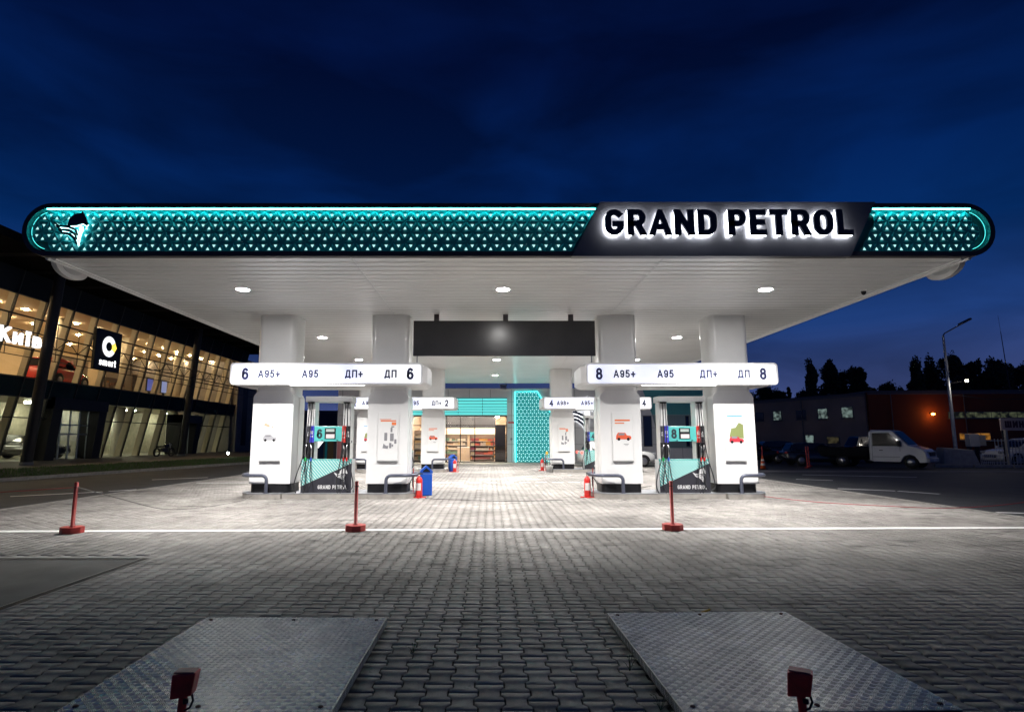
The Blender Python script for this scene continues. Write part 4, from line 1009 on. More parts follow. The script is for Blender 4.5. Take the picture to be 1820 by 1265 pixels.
for x0, x1 in ((10.75, 11.25), (12.2, 12.36), (13.7, 13.86), (15.05, 15.35)):
    w_ = sp(MB().box(x0 - .05, x1 + .05, SY - .02, SY - .002, 1.10, 3.22), 'window', wf)
    MB().box(x0, x1, SY - .026, SY - .0205, 1.16, 3.16).xf(si).build('pane', wg, w_)
sp(MB().prism([(10.75, 5.04), (11.35, 3.30), (17.1, 3.30), (17.1, 5.04)], SY - .012, SY - .006, 'y'), 'turquoise_band', mat('band_teal', (.09, .36, .37), .4), fix=True)
sp(MB().prism([(11.35, 3.29), (11.9, 1.0), (17.1, 1.0), (17.1, 3.29)], SY - .010, SY - .006, 'y'), 'grey_band', mat('band_grey', (.20, .27, .29), .4), fix=True)
# left wing door, sign and poster behind pump 6
sp(MB().box(-13.4, -10.62, SY + .02, SY + 4, 0, 2.35), 'annex', mat('annex_dark', (.03, .035, .05), .5))
dr = sp(MB().box(-12.6, -10.7, SY - .01, SY + .018, .04, 2.25), 'side_door', wf); MB().box(-12.5, -11.5, SY - .016, SY - .011, .1, 2.15).xf(si).build('pane', wg, dr); MB().box(-11.4, -11.25, SY - .016, SY - .011, .1, 2.15).xf(si).build('pane', mat('teal_pane', (.02, .25, .28), .1), dr); MB().box(-11.2, -10.8, SY - .016, SY - .011, .1, 2.15).xf(si).build('pane', mat('brown_pane', (.10, .07, .03), .2), dr)
sp(MB().box(-10.55, -9.6, SY - .03, SY - .005, .25, 2.2), 'pink_panel', mat('pink_panel', (.75, .30, .30), .4))
sp(MB().prism([(-12.3, 1.0), (-11.85, 1.0), (-11.5, 1.45), (-11.85, 1.9), (-12.3, 1.9)], SY - .03, SY - .017, 'y'), 'lit_arrow', emat('arrow_white', (1, 1, 1), 1.1), fix=True)
rv = thing('roof_vent', 'small pale box on the shop roof seen through the canopy gap', 'vent', (1.0, SY + 1.2, 5.0))
MB().box(-.22, .22, -.2, .2, 0, .45).build('vent_box', white, rv, bevel=.02); MB().box(-.26, .26, -.24, .24, .451, .50).build('vent_cap', grey, rv)
car('parked_car', 'white car with a red tail light parked by the shop behind pump 4', 'car', (7.55, 35.4, -.0), R(4), cwhite, 4.5, 1.8, 1.5, tail=emat('tail_lit', (1, .08, .06), 3))

# ================================================================== LEFT: VERGE AND SHOWROOM
def kx_(y): return -18.84 + (y - 22.95) * .171
def quad_sheet(name, rows, m, kind='structure'):
    mb = MB()
    for (a, b) in zip(rows[:-1], rows[1:]): mb.add([a[0], a[1], b[1], b[0]], [(0, 1, 2, 3)])
    return struct(mb.build(name, m, fix=True), kind)
ys = [8, 20, 30, 40, 52, 66]
kb = MB()
for a, b in zip(ys[:-1], ys[1:]):
    kb.hexa([(kx_(a) - .16, a, -.3), (kx_(a), a, -.3), (kx_(b), b, -.3), (kx_(b) - .16, b, -.3), (kx_(a) - .16, a, .11), (kx_(a), a, .11), (kx_(b), b, .11), (kx_(b) - .16, b, .11)])
struct(kb.build('kerb', kerbm))
quad_sheet('verge_soil', [((kx_(y) - .155, y, .09), (kx_(y) - 3.0, y, .30)) for y in ys], mat('soil', (.03, .035, .015), .9, var=.3, vscale=3))
quad_sheet('terrace_paving', [((kx_(y) - 3.0, y, .301), (-26.5, y, .43)) for y in ys], mat('terrace', (.10, .075, .06), .7, var=.25, vscale=2))
gb = MB(); rng = random.Random(11)
for _ in range(15000):
    y = 16 + 36 * rng.random() ** 1.0; u = rng.random(); x = kx_(y) - .2 - 2.75 * u; z = .09 + .21 * u
    a = rng.uniform(0, 6.28); h_ = rng.uniform(.05, .12); w_ = .012; l_ = rng.uniform(-.04, .04)
    gb.add([(x - w_ * math.cos(a), y - w_ * math.sin(a), z), (x + w_ * math.cos(a), y + w_ * math.sin(a), z), (x + l_, y + l_ * .5, z + h_)], [(0, 1, 2)])
struct(gb.build('grass', mat('grass', (.045, .11, .015), .7)), 'stuff')
XB, YA, YB, ZG = -25.6, 20.0, 57.0, .42
sw_ = thing('showroom_building', 'long two-storey glass car showroom glowing warm inside, with a dark overhanging roof', 'building', (XB, 38, ZG))
wi = Matrix.Translation((-XB, -38, -ZG))
def wp(mb, name, m, **k): return mb.xf(wi).build(name, m, sw_, **k)
def fx(z): return XB + .205 * (z - ZG)
def fbox(mb, y0, y1, z0, z1, d0, d1):
    return mb.hexa([(fx(z0) + d0, y0, z0), (fx(z0) + d1, y0, z0), (fx(z0) + d1, y1, z0), (fx(z0) + d0, y1, z0), (fx(z1) + d0, y0, z1), (fx(z1) + d1, y0, z1), (fx(z1) + d1, y1, z1), (fx(z1) + d0, y1, z1)])
def fquad(mb, y0, y1, z0, z1, d):
    return mb.add([(fx(z0) + d, y0, z0), (fx(z0) + d, y1, z0), (fx(z1) + d, y1, z1), (fx(z1) + d, y0, z1)], [(0, 1, 2, 3)])
P1, P2 = (33.2, 37.9), (47.2, 50.4)     # entrance portals
g = MB(); fquad(g, YA, YB, 4.85, 8.9, 0); wp(g, 'upper_glazing', glass('showroom_glass', (.93, .93, .90), .05))
g = MB()
for a, b in ((YA, P1[0]), (P1[1], P2[0]), (P2[1], YB)): fquad(g, a, b, ZG, 3.85, 0)
wp(g, 'lower_glazing', glass('showroom_glass_low', (.80, .84, .80), .06))
g = MB(); fbox(g, YA, YB, 3.85, 4.85, -.06, .01); wp(g, 'spandrel', mat('spandrel_glass', (.012, .03, .036), .15, spec=.35))
g = MB(); fbox(g, YA, YB, 8.9, 10.1, -.06, .01); wp(g, 'top_band', mat('top_band_glass', (.012, .016, .024), .6, spec=.06))
mu = MB(); fin = MB(); y = YA + .6; k = 0
while y < YB:
    if not (P1[0] - .3 < y < P1[1] + .3 or P2[0] - .3 < y < P2[1] + .3): fbox(mu, y - .035, y + .035, ZG, 3.85, .012, .07); fbox(fin, y - .09, y + .09, ZG + .02, 3.8, -.42, -.02)
    fbox(mu, y - .035, y + .035, 3.85, 10.1, .012, .07); fbox(fin, y - .07, y + .07, 4.88, 9.0, -.36, -.02)
    y += 2.05
    k += 1
wp(mu, 'mullions', mat('mullion_dark', (.03, .03, .032), .4, .3)); wp(fin, 'inner_fins', mat('fin_beige', (.55, .48, .36), .6))
tr = MB()
for zz in (2.75, 3.84, 4.86, 6.3, 7.9, 8.9):
    for a, b in (((YA, P1[0]), (P1[1], P2[0]), (P2[1], YB)) if zz < 3.85 else ((YA, YB),)): fbox(tr, a, b, zz - .03, zz + .03, .011, .06)
wp(tr, 'transoms', mat('mullion_dark', (.03,) * 3))
wp(MB().hexa([(XB - 13, YA - 1, 10.1), (-20.6, YA - 1, 10.15), (-20.6, YB + 2, 10.15), (XB - 13, YB + 2, 10.1), (XB - 13, YA - 1, 10.8), (-20.6, YA - 1, 10.55), (-20.6, YB + 2, 10.55), (XB - 13, YB + 2, 10.8)]), 'roof', mat('roof_dark', (.008, .008, .009), .95, spec=.02, var=.2))
for k in range(13): wp(MB().box(-24.0, -20.62, YA + 3 * k, YA + 3 * k + .5, 10.09, 10.11), 'roof_panel', mat('eaves_panel', (.022, .021, .022), .9, spec=.05))
# interior shell
beige = mat('interior_beige', (.62, .50, .34), .7, var=.08, vscale=.6)
wp(MB().box(XB - 12, XB + .55, YA, YB, 3.95, 4.8), 'upper_floor', mat('floor_tile', (.35, .28, .2), .3))
wp(MB().box(XB - 12, XB - .02, YA, YB, .1, ZG + .01), 'ground_floor', mat('floor_tile2', (.30, .28, .24), .3))
wp(MB().box(XB - 12.2, XB - 12, YA, YB, .1, 10.1), 'back_wall', beige)
wp(MB().box(XB - 12, XB + 1.2, YA, YB, 9.15, 9.3), 'interior_ceiling', mat('interior_ceiling', (.66, .56, .42), .7))
wp(MB().box(XB - 12, XB + .4, YB, YB + .3, .1, 10.1), 'end_wall', mat('end_wall_grey', (.16, .145, .14), .6, var=.1))
wp(MB().box(XB - 12, XB + .9, YB + .31, YB + 7, .1, 9.6), 'end_block', mat('end_block_grey', (.20, .18, .16), .8, var=.1))
wp(MB().box(XB + .905, XB + .93, YB + 1.6, YB + 2.7, 1.0, 9.4), 'dark_slot', black)
wp(MB().box(XB - 12, XB + .4, YA - .3, YA, .1, 10.1), 'near_end_wall', beige)
wl_ = emat('showroom_lamp', (1.0, .76, .44), 420)
for yy in np.arange(YA + 1, YB, 2.1):
    for xx in (XB - 1.6, XB - 4.4, XB - 8.0): wp(MB().box(xx - .07, xx + .07, yy - .07, yy + .07, 9.08, 9.13), 'ceiling_spot', wl_)
gl_ = emat('ground_lamp', (1.0, .97, .72), 150)
for yy in np.arange(YA + 2, YB, 5.2): wp(MB().box(XB - 4.2, XB - 3.4, yy - .12, yy + .12, 3.88, 3.93), 'ground_strip', gl_)
for yy in (29.0, 36.3, 43.6, 50.9):
    wp(MB().lathe([(0, 0), (.42, 0), (.42, 4.36), (0, 4.36)], (XB - 1.7, yy, 4.8), 20), 'round_column', mat('plaster_column', (.55, .50, .40), .6))
    wp(MB().lathe([(0, 0), (.42, 0), (.42, 3.5), (0, 3.5)], (XB - 1.9, yy, ZG + .01), 20), 'round_column', mat('plaster_column2', (.6, .58, .52), .6))
# display backdrop walls inside the ground floor
wp(MB().box(XB - 5.2, XB - 5.0, 36, YB, ZG + .01, 3.9), 'ground_partition', mat('partition', (.35, .33, .26), .7, var=.2))
wp(MB().box(XB - 6.2, XB - 6.0, YA, 36, ZG + .01, 3.9), 'ground_partition', mat('partition2', (.5, .47, .38), .7, var=.2))
# entrance portals
for (a, b), zt in ((P1, 3.95), (P2, 3.55)):
    pf = MB(); d0, d1 = -.3, .62
    for s0, s1 in ((a, a + .75), (b - .75, b)): pf.hexa([(XB + d0, s0, .12), (XB + d1, s0, .12), (XB + d1, s1, .12), (XB + d0, s1, .12), (XB + d0, s0, zt), (XB + d1 + .35, s0, zt), (XB + d1 + .35, s1, zt), (XB + d0, s1, zt)])
    pf.box(XB + d0, XB + d1 + .36, a + .0, b - .0, zt - .62, zt + .02)
    po = wp(pf, 'entrance_portal', black)
    f = MB(); n_ = 4; yy0, yy1 = a + .75, b - .75
    for k in range(n_ + 1):
        yy = yy0 + (yy1 - yy0) * k / n_; f.box(XB + .2, XB + .28, yy - .04, yy + .04, ZG, zt - .62)
    for zz in (1.9, 2.45): f.box(XB + .21, XB + .27, yy0, yy1, zz - .04, zz + .04)
    f.xf(wi).build('door_frame', mat('door_aluminium', (.22, .25, .28), .35, .6), po)
    MB().add([(XB + .24, yy0, ZG), (XB + .24, yy1, ZG), (XB + .24, yy1, zt - .62), (XB + .24, yy0, zt - .62)], [(0, 1, 2, 3)]).xf(wi).build('door_glass', glass('door_glass', (.5, .55, .58), .10), po)
# slanted roof poles
def sh_pole(y, xb, lab):
    t = thing('roof_pole', lab, 'pole', (xb, y, .33), 0, 'slanted black poles under the showroom roof')
    MB().tube([(0, 0, .15), (.72, 0, 9.78)], .25, 16).build('shaft', black, t)
    MB().lathe([(0, -.1), (.30, -.1), (.28, .16), (0, .2)], (0, 0, 0), 16).build('foot', mat('foot_grey', (.10, .10, .11), .5), t)
sh_pole(29.2, -22.78, 'slanted black roof pole beside the lettering at the near end of the showroom')
sh_pole(44.8, -23.3, 'slanted black roof pole between the two showroom entrances')
# sign truss
t = thing('sign_truss', 'thin dark lattice truss running along the showroom glass behind the signs', 'truss', (-22.5, 38, 6.18))
tm = MB(); za, zb = 0, .62
for zz in (za, zb): tm.tube([(0, -17, zz), (0, 18, zz)], .035, 6)
for zz in (1.35, -.62): tm.tube([(0, -17, zz), (0, 18, zz)], .022, 6)
y = -16.8; k = 0
while y < 17.6:
    tm.tube([(0, y, za if k % 2 else zb), (0, y + .8, zb if k % 2 else za)], .02, 6)
    if k % 2: tm.tube([(0, y, -.62), (0, y, 1.35)], .018, 6)
    y += .8; k += 1
tm.build('truss_tubes', black, t)
for yy in np.arange(-16, 18, 6.4): MB().tube([(0, yy, .3), (-1.85, yy, .3)], .03, 6).build('stay', black, t)
let_e = emat('letter_white', (1, 1, 1), 1.6)
t = thing('roof_lettering', 'white lit letters spelling Київ on the truss at the left edge', 'lettering', (-22.3, 26.45, 6.06))
text('Київ', .74, let_e, t, (0, -.25, -.02), w=.17, gap=.14, face='+x', mid=False, depth=.06, width=2.55)
t = thing('brand_sign', 'black square sign with a white ring emblem above the word smart', 'sign', (-22.3, 33.7, 5.52))
MB().box(-.09, .09, -1.15, 1.15, 0, 2.36).build('board', black, t, bevel=.02)
for s_ in (-.8, .8): MB().box(-.2, -.09, s_ - .04, s_ + .04, .55, 1.17).build('bracket', dark, t)
ringp = [(.60 * math.cos(R(a)), .60 * math.sin(R(a))) for a in range(0, 360, 10)]; ringi = [(.27 * math.cos(R(a)), .27 * math.sin(R(a))) for a in range(0, 360, 10)]
v = [(.105, a, b + 1.42) for a, b in ringp] + [(.105, a, b + 1.42) for a, b in ringi]
rq = lambda k: (k, (k + 1) % 36, 36 + (k + 1) % 36, 36 + k)
MB().add(v, [rq(k) for k in range(36) if 3 <= k < 33]).build('ring_emblem', emat('ring_white', (.95, .97, 1), 1.2), t, fix=True)
MB().add(v, [rq(k) for k in range(36) if not 3 <= k < 33]).add([(.105, .57, 1.42 + .20), (.105, .57, 1.42 - .20), (.105, .70, 1.42)], [(0, 1, 2)]).build('emblem_arrow', emat('arrow_yellow', (1, .78, .12), 1.2), t, fix=True)
text('smart', .40, let_e, t, (.105, 0, .28), w=.20, gap=.10, face='+x', width=1.5)
# things inside the showroom
car('showroom_car', 'red car displayed on the upper showroom floor beside the roof pole', 'car', (-27.2, 36.6, 4.8), R(96), cred, 4.3, 1.85, 1.75, True)
def stand(name, lab, cat, x, y, z, w, h, d, pal, seed, group=None):
    rng = random.Random(seed); t = thing(name, lab, cat, (x, y, z), 0, group)
    MB().box(-d / 2, d / 2, -w / 2, w / 2, 0, h).build('stand_body', mat('stand_%s' % name, (.30, .24, .18), .6), t, bevel=.01)
    mbs = {}
    for k in range(int(w * 5)):
        yy = rng.uniform(-w / 2 + .1, w / 2 - .1); zz = rng.uniform(.15, h - .2); c = rng.choice(pal); hs = rng.uniform(.08, .16)
        mbs.setdefault(c, MB()).box(d / 2 + .002 + .001 * k, d / 2 + .03 + .001 * k, yy - hs, yy + hs, zz - hs * .7, zz + hs * .7)
    for c, mb in mbs.items(): mb.build('goods', mat('goods_%d_%d_%d' % tuple(int(v * 99) for v in c), c, .45), t)
stand('display_rack', 'upper floor display rack of orange and brown goods right of the red car', 'rack', -27.0, 41.6, 4.8, 2.4, 1.1, .5, [(.7, .35, .08), (.3, .15, .08), (.6, .5, .35)], 1, 'racks on the upper showroom floor')
stand('display_rack', 'tall upper floor rack of brown and pale goods behind the square sign', 'rack', -28.4, 39.4, 4.8, 2.6, 2.2, .5, [(.45, .28, .2), (.65, .55, .5), (.25, .12, .1), (.6, .3, .3)], 2, 'racks on the upper showroom floor')
for yy, lab, c in ((45.6, 'small blue screen on the upper showroom floor left of the second roof pole', (.16, .20, .7)), (47.6, 'bright blue and white screen on the upper showroom floor by the second roof pole', (.45, .55, 1.0))):
    t = thing('display_screen', lab, 'screen', (-26.6, yy, 4.8)); MB().box(-.05, .05, -.1, .1, 0, .5).build('stand_leg', black, t); MB().box(-.06, .04, -.42, .42, .5, 1.55).build('screen_case', black, t); MB().box(.041, .046, -.38, .38, .55, 1.5).build('screen_face', emat('screen_%d' % int(yy), c, .45), t)
for yy, w_, lab in ((44.3, .7, 'framed picture standing in the showroom left of the blue screens'), (51.5, .8, 'brown framed picture in the showroom right of the second roof pole')):
    t = thing('framed_picture', lab, 'picture', (-27.0, yy, 4.8)); MB().box(-.05, 0, -w_ / 2, w_ / 2, 0, 1.7).build('frame', mat('picture_frame', (.45, .33, .2), .5), t); MB().box(.001, .006, -w_ / 2 + .1, w_ / 2 - .1, .15, 1.55).build('canvas', mat('picture_canvas', (.16, .13, .10), .5, var=.6, vscale=4), t)
def plant(x, y, z, lab, h, seed):
    rng = random.Random(seed); t = thing('potted_plant', lab, 'plant', (x, y, z))
    MB().lathe([(0, 0), (.18, 0), (.24, .4), (.2, .4), (0, .36)], (0, 0, 0), 14).build('pot', mat('pot_white', (.5, .5, .48), .4), t)
    mb = MB()
    for k in range(220):
        a = rng.uniform(0, 6.28); r = rng.uniform(.05, .55) ; zz = .5 + (h - .5) * rng.random(); c = Vector((r * math.cos(a), r * math.sin(a), zz)); d = Vector((math.cos(a), math.sin(a), rng.uniform(-.4, .6))) * .22; s_ = Vector((-math.sin(a), math.cos(a), 0)) * .045
        mb.add([c, c + d * .5 + s_, c + d, c + d * .5 - s_], [(0, 1, 2, 3)])
    mb.build('leaves', mat('plant_green', (.12, .28, .04), .6), t)
plant(-27.6, 32.4, ZG + .01, 'leafy green plant behind the ground floor glass left of the first entrance', 2.4, 1)
plant(-27.8, 44.2, ZG + .01, 'green plant behind the ground floor glass right of the first entrance', 2.0, 2)
t = thing('staircase', 'pale staircase rising inside the ground floor at the near end of the showroom', 'stairs', (-28.2, 26.0, ZG + .01))
sm2 = MB()
for k in range(14): sm2.box(-.6, .6, k * .30, k * .30 + .32, .10 + k * .24, .16 + k * .24)
sm2.build('steps', mat('step_stone', (.4, .37, .3), .6), t); MB().tube([(.6, 0, 1.1), (.6, 4.2, 4.4)], .03, 8).build('handrail', steel, t)
car('showroom_car', 'dark car parked behind the ground floor entrance glass', 'car', (-28.3, 36.2, ZG + .01), R(15), cblack, 4.3, 1.8, 1.45)
# motorcycle and ground lamp outside
t = thing('motorcycle', 'dark motorcycle parked beside the second roof pole', 'motorcycle', (-23.4, 42.6, .35), R(78))
for wx in (-.70, .70):
    pr = MB().tube([(.27 * math.cos(a), 0, .27 * math.sin(a)) for a in np.linspace(0, 2 * math.pi, 24)[:-1]], .06, 8, closed=True); pr.xf(Matrix.Translation((wx, 0, .33))); w_ = pr.build('wheel', tyre, t)
    MB().lathe([(0, -.03), (.05, -.03), (.05, .03), (0, .03)], (0, 0, 0), 10).xf(Matrix.Translation((wx, 0, .33)) @ Matrix.Rotation(R(90), 4, 'X')).build('hub', steel, w_)
MB().hexa([(-.25, -.12, .35), (.32, -.12, .32), (.32, .12, .32), (-.25, .12, .35), (-.3, -.1, .62), (.25, -.1, .66), (.25, .1, .66), (-.3, .1, .62)]).build('engine', dark, t, bevel=.04)
MB().hexa([(-.1, -.13, .68), (.42, -.12, .70), (.42, .12, .70), (-.1, .13, .68), (-.02, -.10, .86), (.34, -.10, .92), (.34, .10, .92), (-.02, .10, .86)]).build('tank', cblack, t, bevel=.05)
MB().box(-.72, -.08, -.12, .12, .68, .78).build('seat', black, t, bevel=.04)
MB().tube([(.70, 0, .33), (.46, 0, .98)], .035, 8).build('fork', steel, t); MB().tube([(.40, -.34, 1.04), (.46, -.1, 1.0), (.46, .1, 1.0), (.40, .34, 1.04)], .016, 8).build('handlebar', black, t)
MB().tube([(-.70, 0, .33), (-.2, 0, .45)], .03, 8).build('swingarm', dark, t); MB().lathe([(0, -.06), (.08, -.04), (.09, .03), (0, .05)], (.56, 0, .86), 12).build('headlamp', rimm, t)
t = thing('ground_spotlight', 'small lit white spotlight on the lawn beside the left column', 'light', (-18.55, 42.0, .24))
MB().tube([(0, 0, -.05), (0, 0, .30)], .02, 8).build('spike', black, t); MB().lathe([(0, .28), (.06, .30), (.085, .40), (0, .40)], (0, 0, 0), 12).build('housing', black, t)
MB().lathe([(0, -.08), (.06, -.05), (.08, 0), (.06, .05), (0, .08)], (.05, -.08, .38), 12).build('lens', emat('spot_lens', (.92, .96, 1), 60), t)

# ================================================================== RIGHT: BUILDINGS, VEHICLES, FENCE
def building(name, lab, x0, y0, x1, y1, h, depth, m, wins, base=0):
    # facade line from (x0,y0) to (x1,y1); local u along it, local y into the building
    d = Vector((x1 - x0, y1 - y0)); Lf = d.length; rz = math.atan2(d.y, d.x)
    t = thing(name, lab, 'building', (x0, y0, base), rz)
    MB().box(0, Lf, 0, depth, -.5, h).build('wall', m, t); MB().box(-.1, Lf + .1, -.1, depth + .1, h, h + .22).build('roof_edge', mat('roof_edge', (.12, .12, .12), .6), t)
    for k in range(int(Lf // 7)):
        u = 2.2 + 7 * k; MB().tube([(u, -.08, .1), (u, -.08, h)], .05, 6).build('downpipe', mat('pipe_grey', (.16, .16, .16), .6), t)
    MB().box(0, Lf, -.12, -.003, h - .16, h - .04).build('gutter', mat('pipe_grey', (.16,) * 3), t)
    MB().box(0, Lf, -.03, -.003, 0, .55).build('plinth', mat('plinth_grey', (.12, .12, .12), .9, var=.3), t)
    for (u, z, w, hh, gm) in wins:
        w_ = MB().box(u, u + w, -.05, -.002, z, z + hh).build('window', mat('old_frame', (.10, .10, .11), .5), t)
        MB().box(u - .08, u + w + .08, -.16, -.002, z - .07, z - .005).build('sill', mat('pipe_grey', (.16,) * 3), w_)
        pn = MB(); n_ = max(1, int(w / .8))
        for k in range(n_): pn.box(u + .06 + k * (w - .06) / n_, u + (k + 1) * (w - .06) / n_, -.06, -.051, z + .06, z + hh - .06)
        pn.build('pane', gm, w_)
    return t
def lit_pane(name, col, s_):
    m = emat(name, col, s_); n = m.node_tree.nodes; l = m.node_tree.links; t_ = n.new('ShaderNodeTexCoord')
    z = n.new('ShaderNodeTexNoise'); z.inputs['Scale'].default_value = 1.5; z.inputs['Detail'].default_value = 4; l.new(t_.outputs['Object'], z.inputs[0])
    r = n.new('ShaderNodeMapRange'); r.inputs[1].default_value = .42; r.inputs[2].default_value = .62; r.inputs[3].default_value = s_ * .08; r.inputs[4].default_value = s_ * 1.6
    l.new(z.outputs[0], r.inputs[0]); l.new(r.outputs[0], n['Principled BSDF'].inputs['Emission Strength']); n['Principled BSDF'].inputs['Base Color'].default_value = (.02, .02, .02, 1)
    return m
wd_ = mat('unlit_pane', (.01, .012, .016), .1); w1 = lit_pane('lit_pane_cool', (.62, .85, .78), .17); w2 = lit_pane('lit_pane_warm', (.95, .80, .35), .30); w3 = lit_pane('lit_pane_faint', (.50, .42, .20), .06); w4 = lit_pane('lit_pane_orange', (1.0, .42, .06), .22)
building('office_building', 'long pale two-storey building with a few lit windows beyond the road', 29.5, 82, 38.6, 60.2, 6.15, 14, mat('pale_render', (.34, .28, .21), .9, var=.15, vscale=.4),
         [(3.4, 4.0, .9, 1.5, w3), (6.0, 3.9, .9, 1.2, wd_), (9.6, 3.8, 1.2, 1.1, wd_), (12.2, 3.8, 1.2, 1.15, w1), (15.4, 3.8, 1.3, 1.1, wd_), (18.2, 3.8, 1.2, 1.15, w1), (21.0, 3.8, 1.3, 1.2, w1), (1.4, .9, 2.6, 1.5, w2), (16.4, .9, 1.1, 1.2, w1), (19.0, 1.1, 1.5, .8, w3)])
building('orange_workshop', 'dark orange painted workshop with a strip of windows behind the white van', 38.8, 60, 75, 57, 6.3, 16, mat('orange_render', (.22, .044, .014), .8, var=.12, vscale=.4),
         [(7.6, 3.7, 30, .65, lit_pane('strip_pane', (.48, .55, .30), .08)), (8.4, 1.5, 3.0, .75, w4), (25, .8, 3, 1.6, wd_)])
t = thing('workshop_lamp', 'small orange lamp glowing on the orange workshop wall', 'lamp', (44.6, 59.0, 4.1))
MB().tube([(0, .55, .1), (0, .2, .2), (0, 0, .12)], .03, 8).build('bracket', black, t); MB().lathe([(0, -.12), (.14, -.06), (.16, .06), (0, .12)], (0, 0, 0), 12).build('lantern', emat('sodium', (1, .42, .06), 25), t)
lp_ = bpy.data.objects.new('lamp_light', bpy.data.lights.new('lamp_light', 'POINT')); C.objects.link(lp_); lp_.parent = t; lp_.location = (0, -.5, -.05); lp_.data.energy = 14; lp_.data.color = (1, .45, .10); lp_.data.shadow_soft_size = .2
building('warehouse', 'low dark warehouse far behind the gap between showroom and shop', -34, 78, -8, 80, 5.2, 10, mat('warehouse_wall', (.10, .10, .11), .9, var=.2, vscale=.5), [(9, 1.2, 1.4, 1.2, w3), (13, 1.2, 1.4, 1.2, wd_)])
# lamp post
t = thing('street_lamp', 'tall unlit street lamp with one bent arm on the right roadside', 'street lamp', (28.2, 35.8, 0))
MB().tube([(0, 0, 0), (0, 0, 7.95)], [.11, .065], 12).build('pole', mat('galvanised', (.34, .36, .38), .5, .6, var=.15), t)
MB().tube([(0, 0, 7.9), (.03, 0, 8.02), (.12, 0, 8.12), (1.25, 0, 8.72)], .04, 10).build('arm', mat('galvanised', (.3,) * 3), t)
MB().hexa([(1.1, -.14, 8.62), (1.85, -.12, 8.98), (1.85, .12, 8.98), (1.1, .14, 8.62), (1.06, -.12, 8.74), (1.80, -.1, 9.10), (1.80, .1, 9.10), (1.06, .12, 8.74)]).build('lamp_head', mat('lamp_head_grey', (.10, .10, .11), .5), t, bevel=.03)
MB().tube([(0, 0, 4.2), (.5, .1, 4.28), (2.6, .4, 4.05), (5.2, 1.0, 4.1)], .018, 6).build('cable', black, t)
t = thing('floodlight', 'small bright floodlight on a bracket halfway up the street lamp pole', 'floodlight', (28.75, 35.1, 5.0))
MB().tube([(-.50, .66, .0), (0, .08, .08)], .02, 8).build('bracket', dark, t); MB().box(-.12, .12, -.02, .10, 0, .17).build('housing', black, t, bevel=.02); MB().box(-.10, .10, -.036, -.021, .02, .15).build('lens', emat('flood_lens', (1, .95, .8), 10), t)
fl_ = bpy.data.objects.new('flood_light', bpy.data.lights.new('flood_light', 'POINT')); C.objects.link(fl_); fl_.parent = t; fl_.location = (.1, -.25, -.1); fl_.data.energy = 70; fl_.data.color = (1, .92, .80); fl_.data.shadow_soft_size = .08
t = thing('concrete_block', 'sloping concrete block around the foot of the street lamp', 'block', (27.9, 35.2, 0), R(-4))
MB().hexa([(-1.25, -.5, -.02), (.85, -.5, -.02), (.85, .35, -.02), (-1.25, .35, -.02), (-1.1, -.4, 1.12), (.55, -.4, .98), (.55, .25, .98), (-1.1, .25, 1.12)]).build('block', concrete, t, bevel=.04)
for k in range(3):
    o = MB().box(0, 2.05, -.09, .09, -.02, .17).build('kerb_block', kerbm, None, bevel=.02, loc=(25.6 + 2.12 * k, 34.2 - .18 * k, 0), rot=(0, 0, R(-5)))
    tag(o, ('pale kerb block under the front of the white van', 'pale kerb block in front of the concrete block', 'pale kerb block left of the white railing')[k], 'kerb', 'pale kerb blocks beyond the road')
t = thing('control_cabinet', 'white metal cabinet on legs beside the street lamp', 'cabinet', (29.35, 35.9, 0))
MB().box(-.30, .30, -.2, .2, 1.15, 1.92).build('cabinet_body', mat('cabinet_white', (.42, .42, .41), .5), t, bevel=.03); MB().box(.31, .72, -.14, .2, 1.2, 1.85).build('side_box', concrete, t, bevel=.02)
for xx in (-.24, .24): MB().box(xx - .03, xx + .03, -.15, .15, -.02, 1.15).build('leg', dark, t)
t = thing('fence', 'white bar fence in front of the parked white car at the right edge', 'fence', (30.1, 35.2, 0))
fb = MB(); x = 0
wfm = mat('fence_white', (.50, .50, .50), .5)
for k in range(26): fb.box(k * .20 - .014, k * .20 + .014, -.014, .014, .06, 1.62)
fb.build('bars', wfm, t); rb_ = MB()
for zz in (.22, .62, 1.5): rb_.box(-.9, 5.2, -.03, -.0145, zz, zz + .04)
rb_.build('rails', wfm, t); fb2 = MB()
for k in range(8): fb2.box(-.95 + k * .11 - .012, -.95 + k * .11 + .012, -.012, .012, .06, .75)
fb2.build('low_bars', wfm, t); MB().box(.62, .76, -.10, .04, -.02, 2.15).build('post', concrete, t, bevel=.01)
t = thing('tyre_shop_sign', 'long pale board with dark lettering ШИНОМОНТАЖ above the fence', 'sign', (32.4, 35.3, 2.12))
MB().box(-1.75, 2.6, -.05, .05, 0, .74).build('board', mat('board_pink', (.42, .33, .31), .6, var=.1), t)
text('ШИНОМОНТАЖ', .40, mat('board_ink', (.05, .012, .012), .5), t, (.42, -.052, .17), w=.26, gap=.13, width=3.9)
for xx in (-1.6, .6, 2.5): MB().box(xx - .04, xx + .04, .06, .12, -2.14, .7).build('post', dark, t)
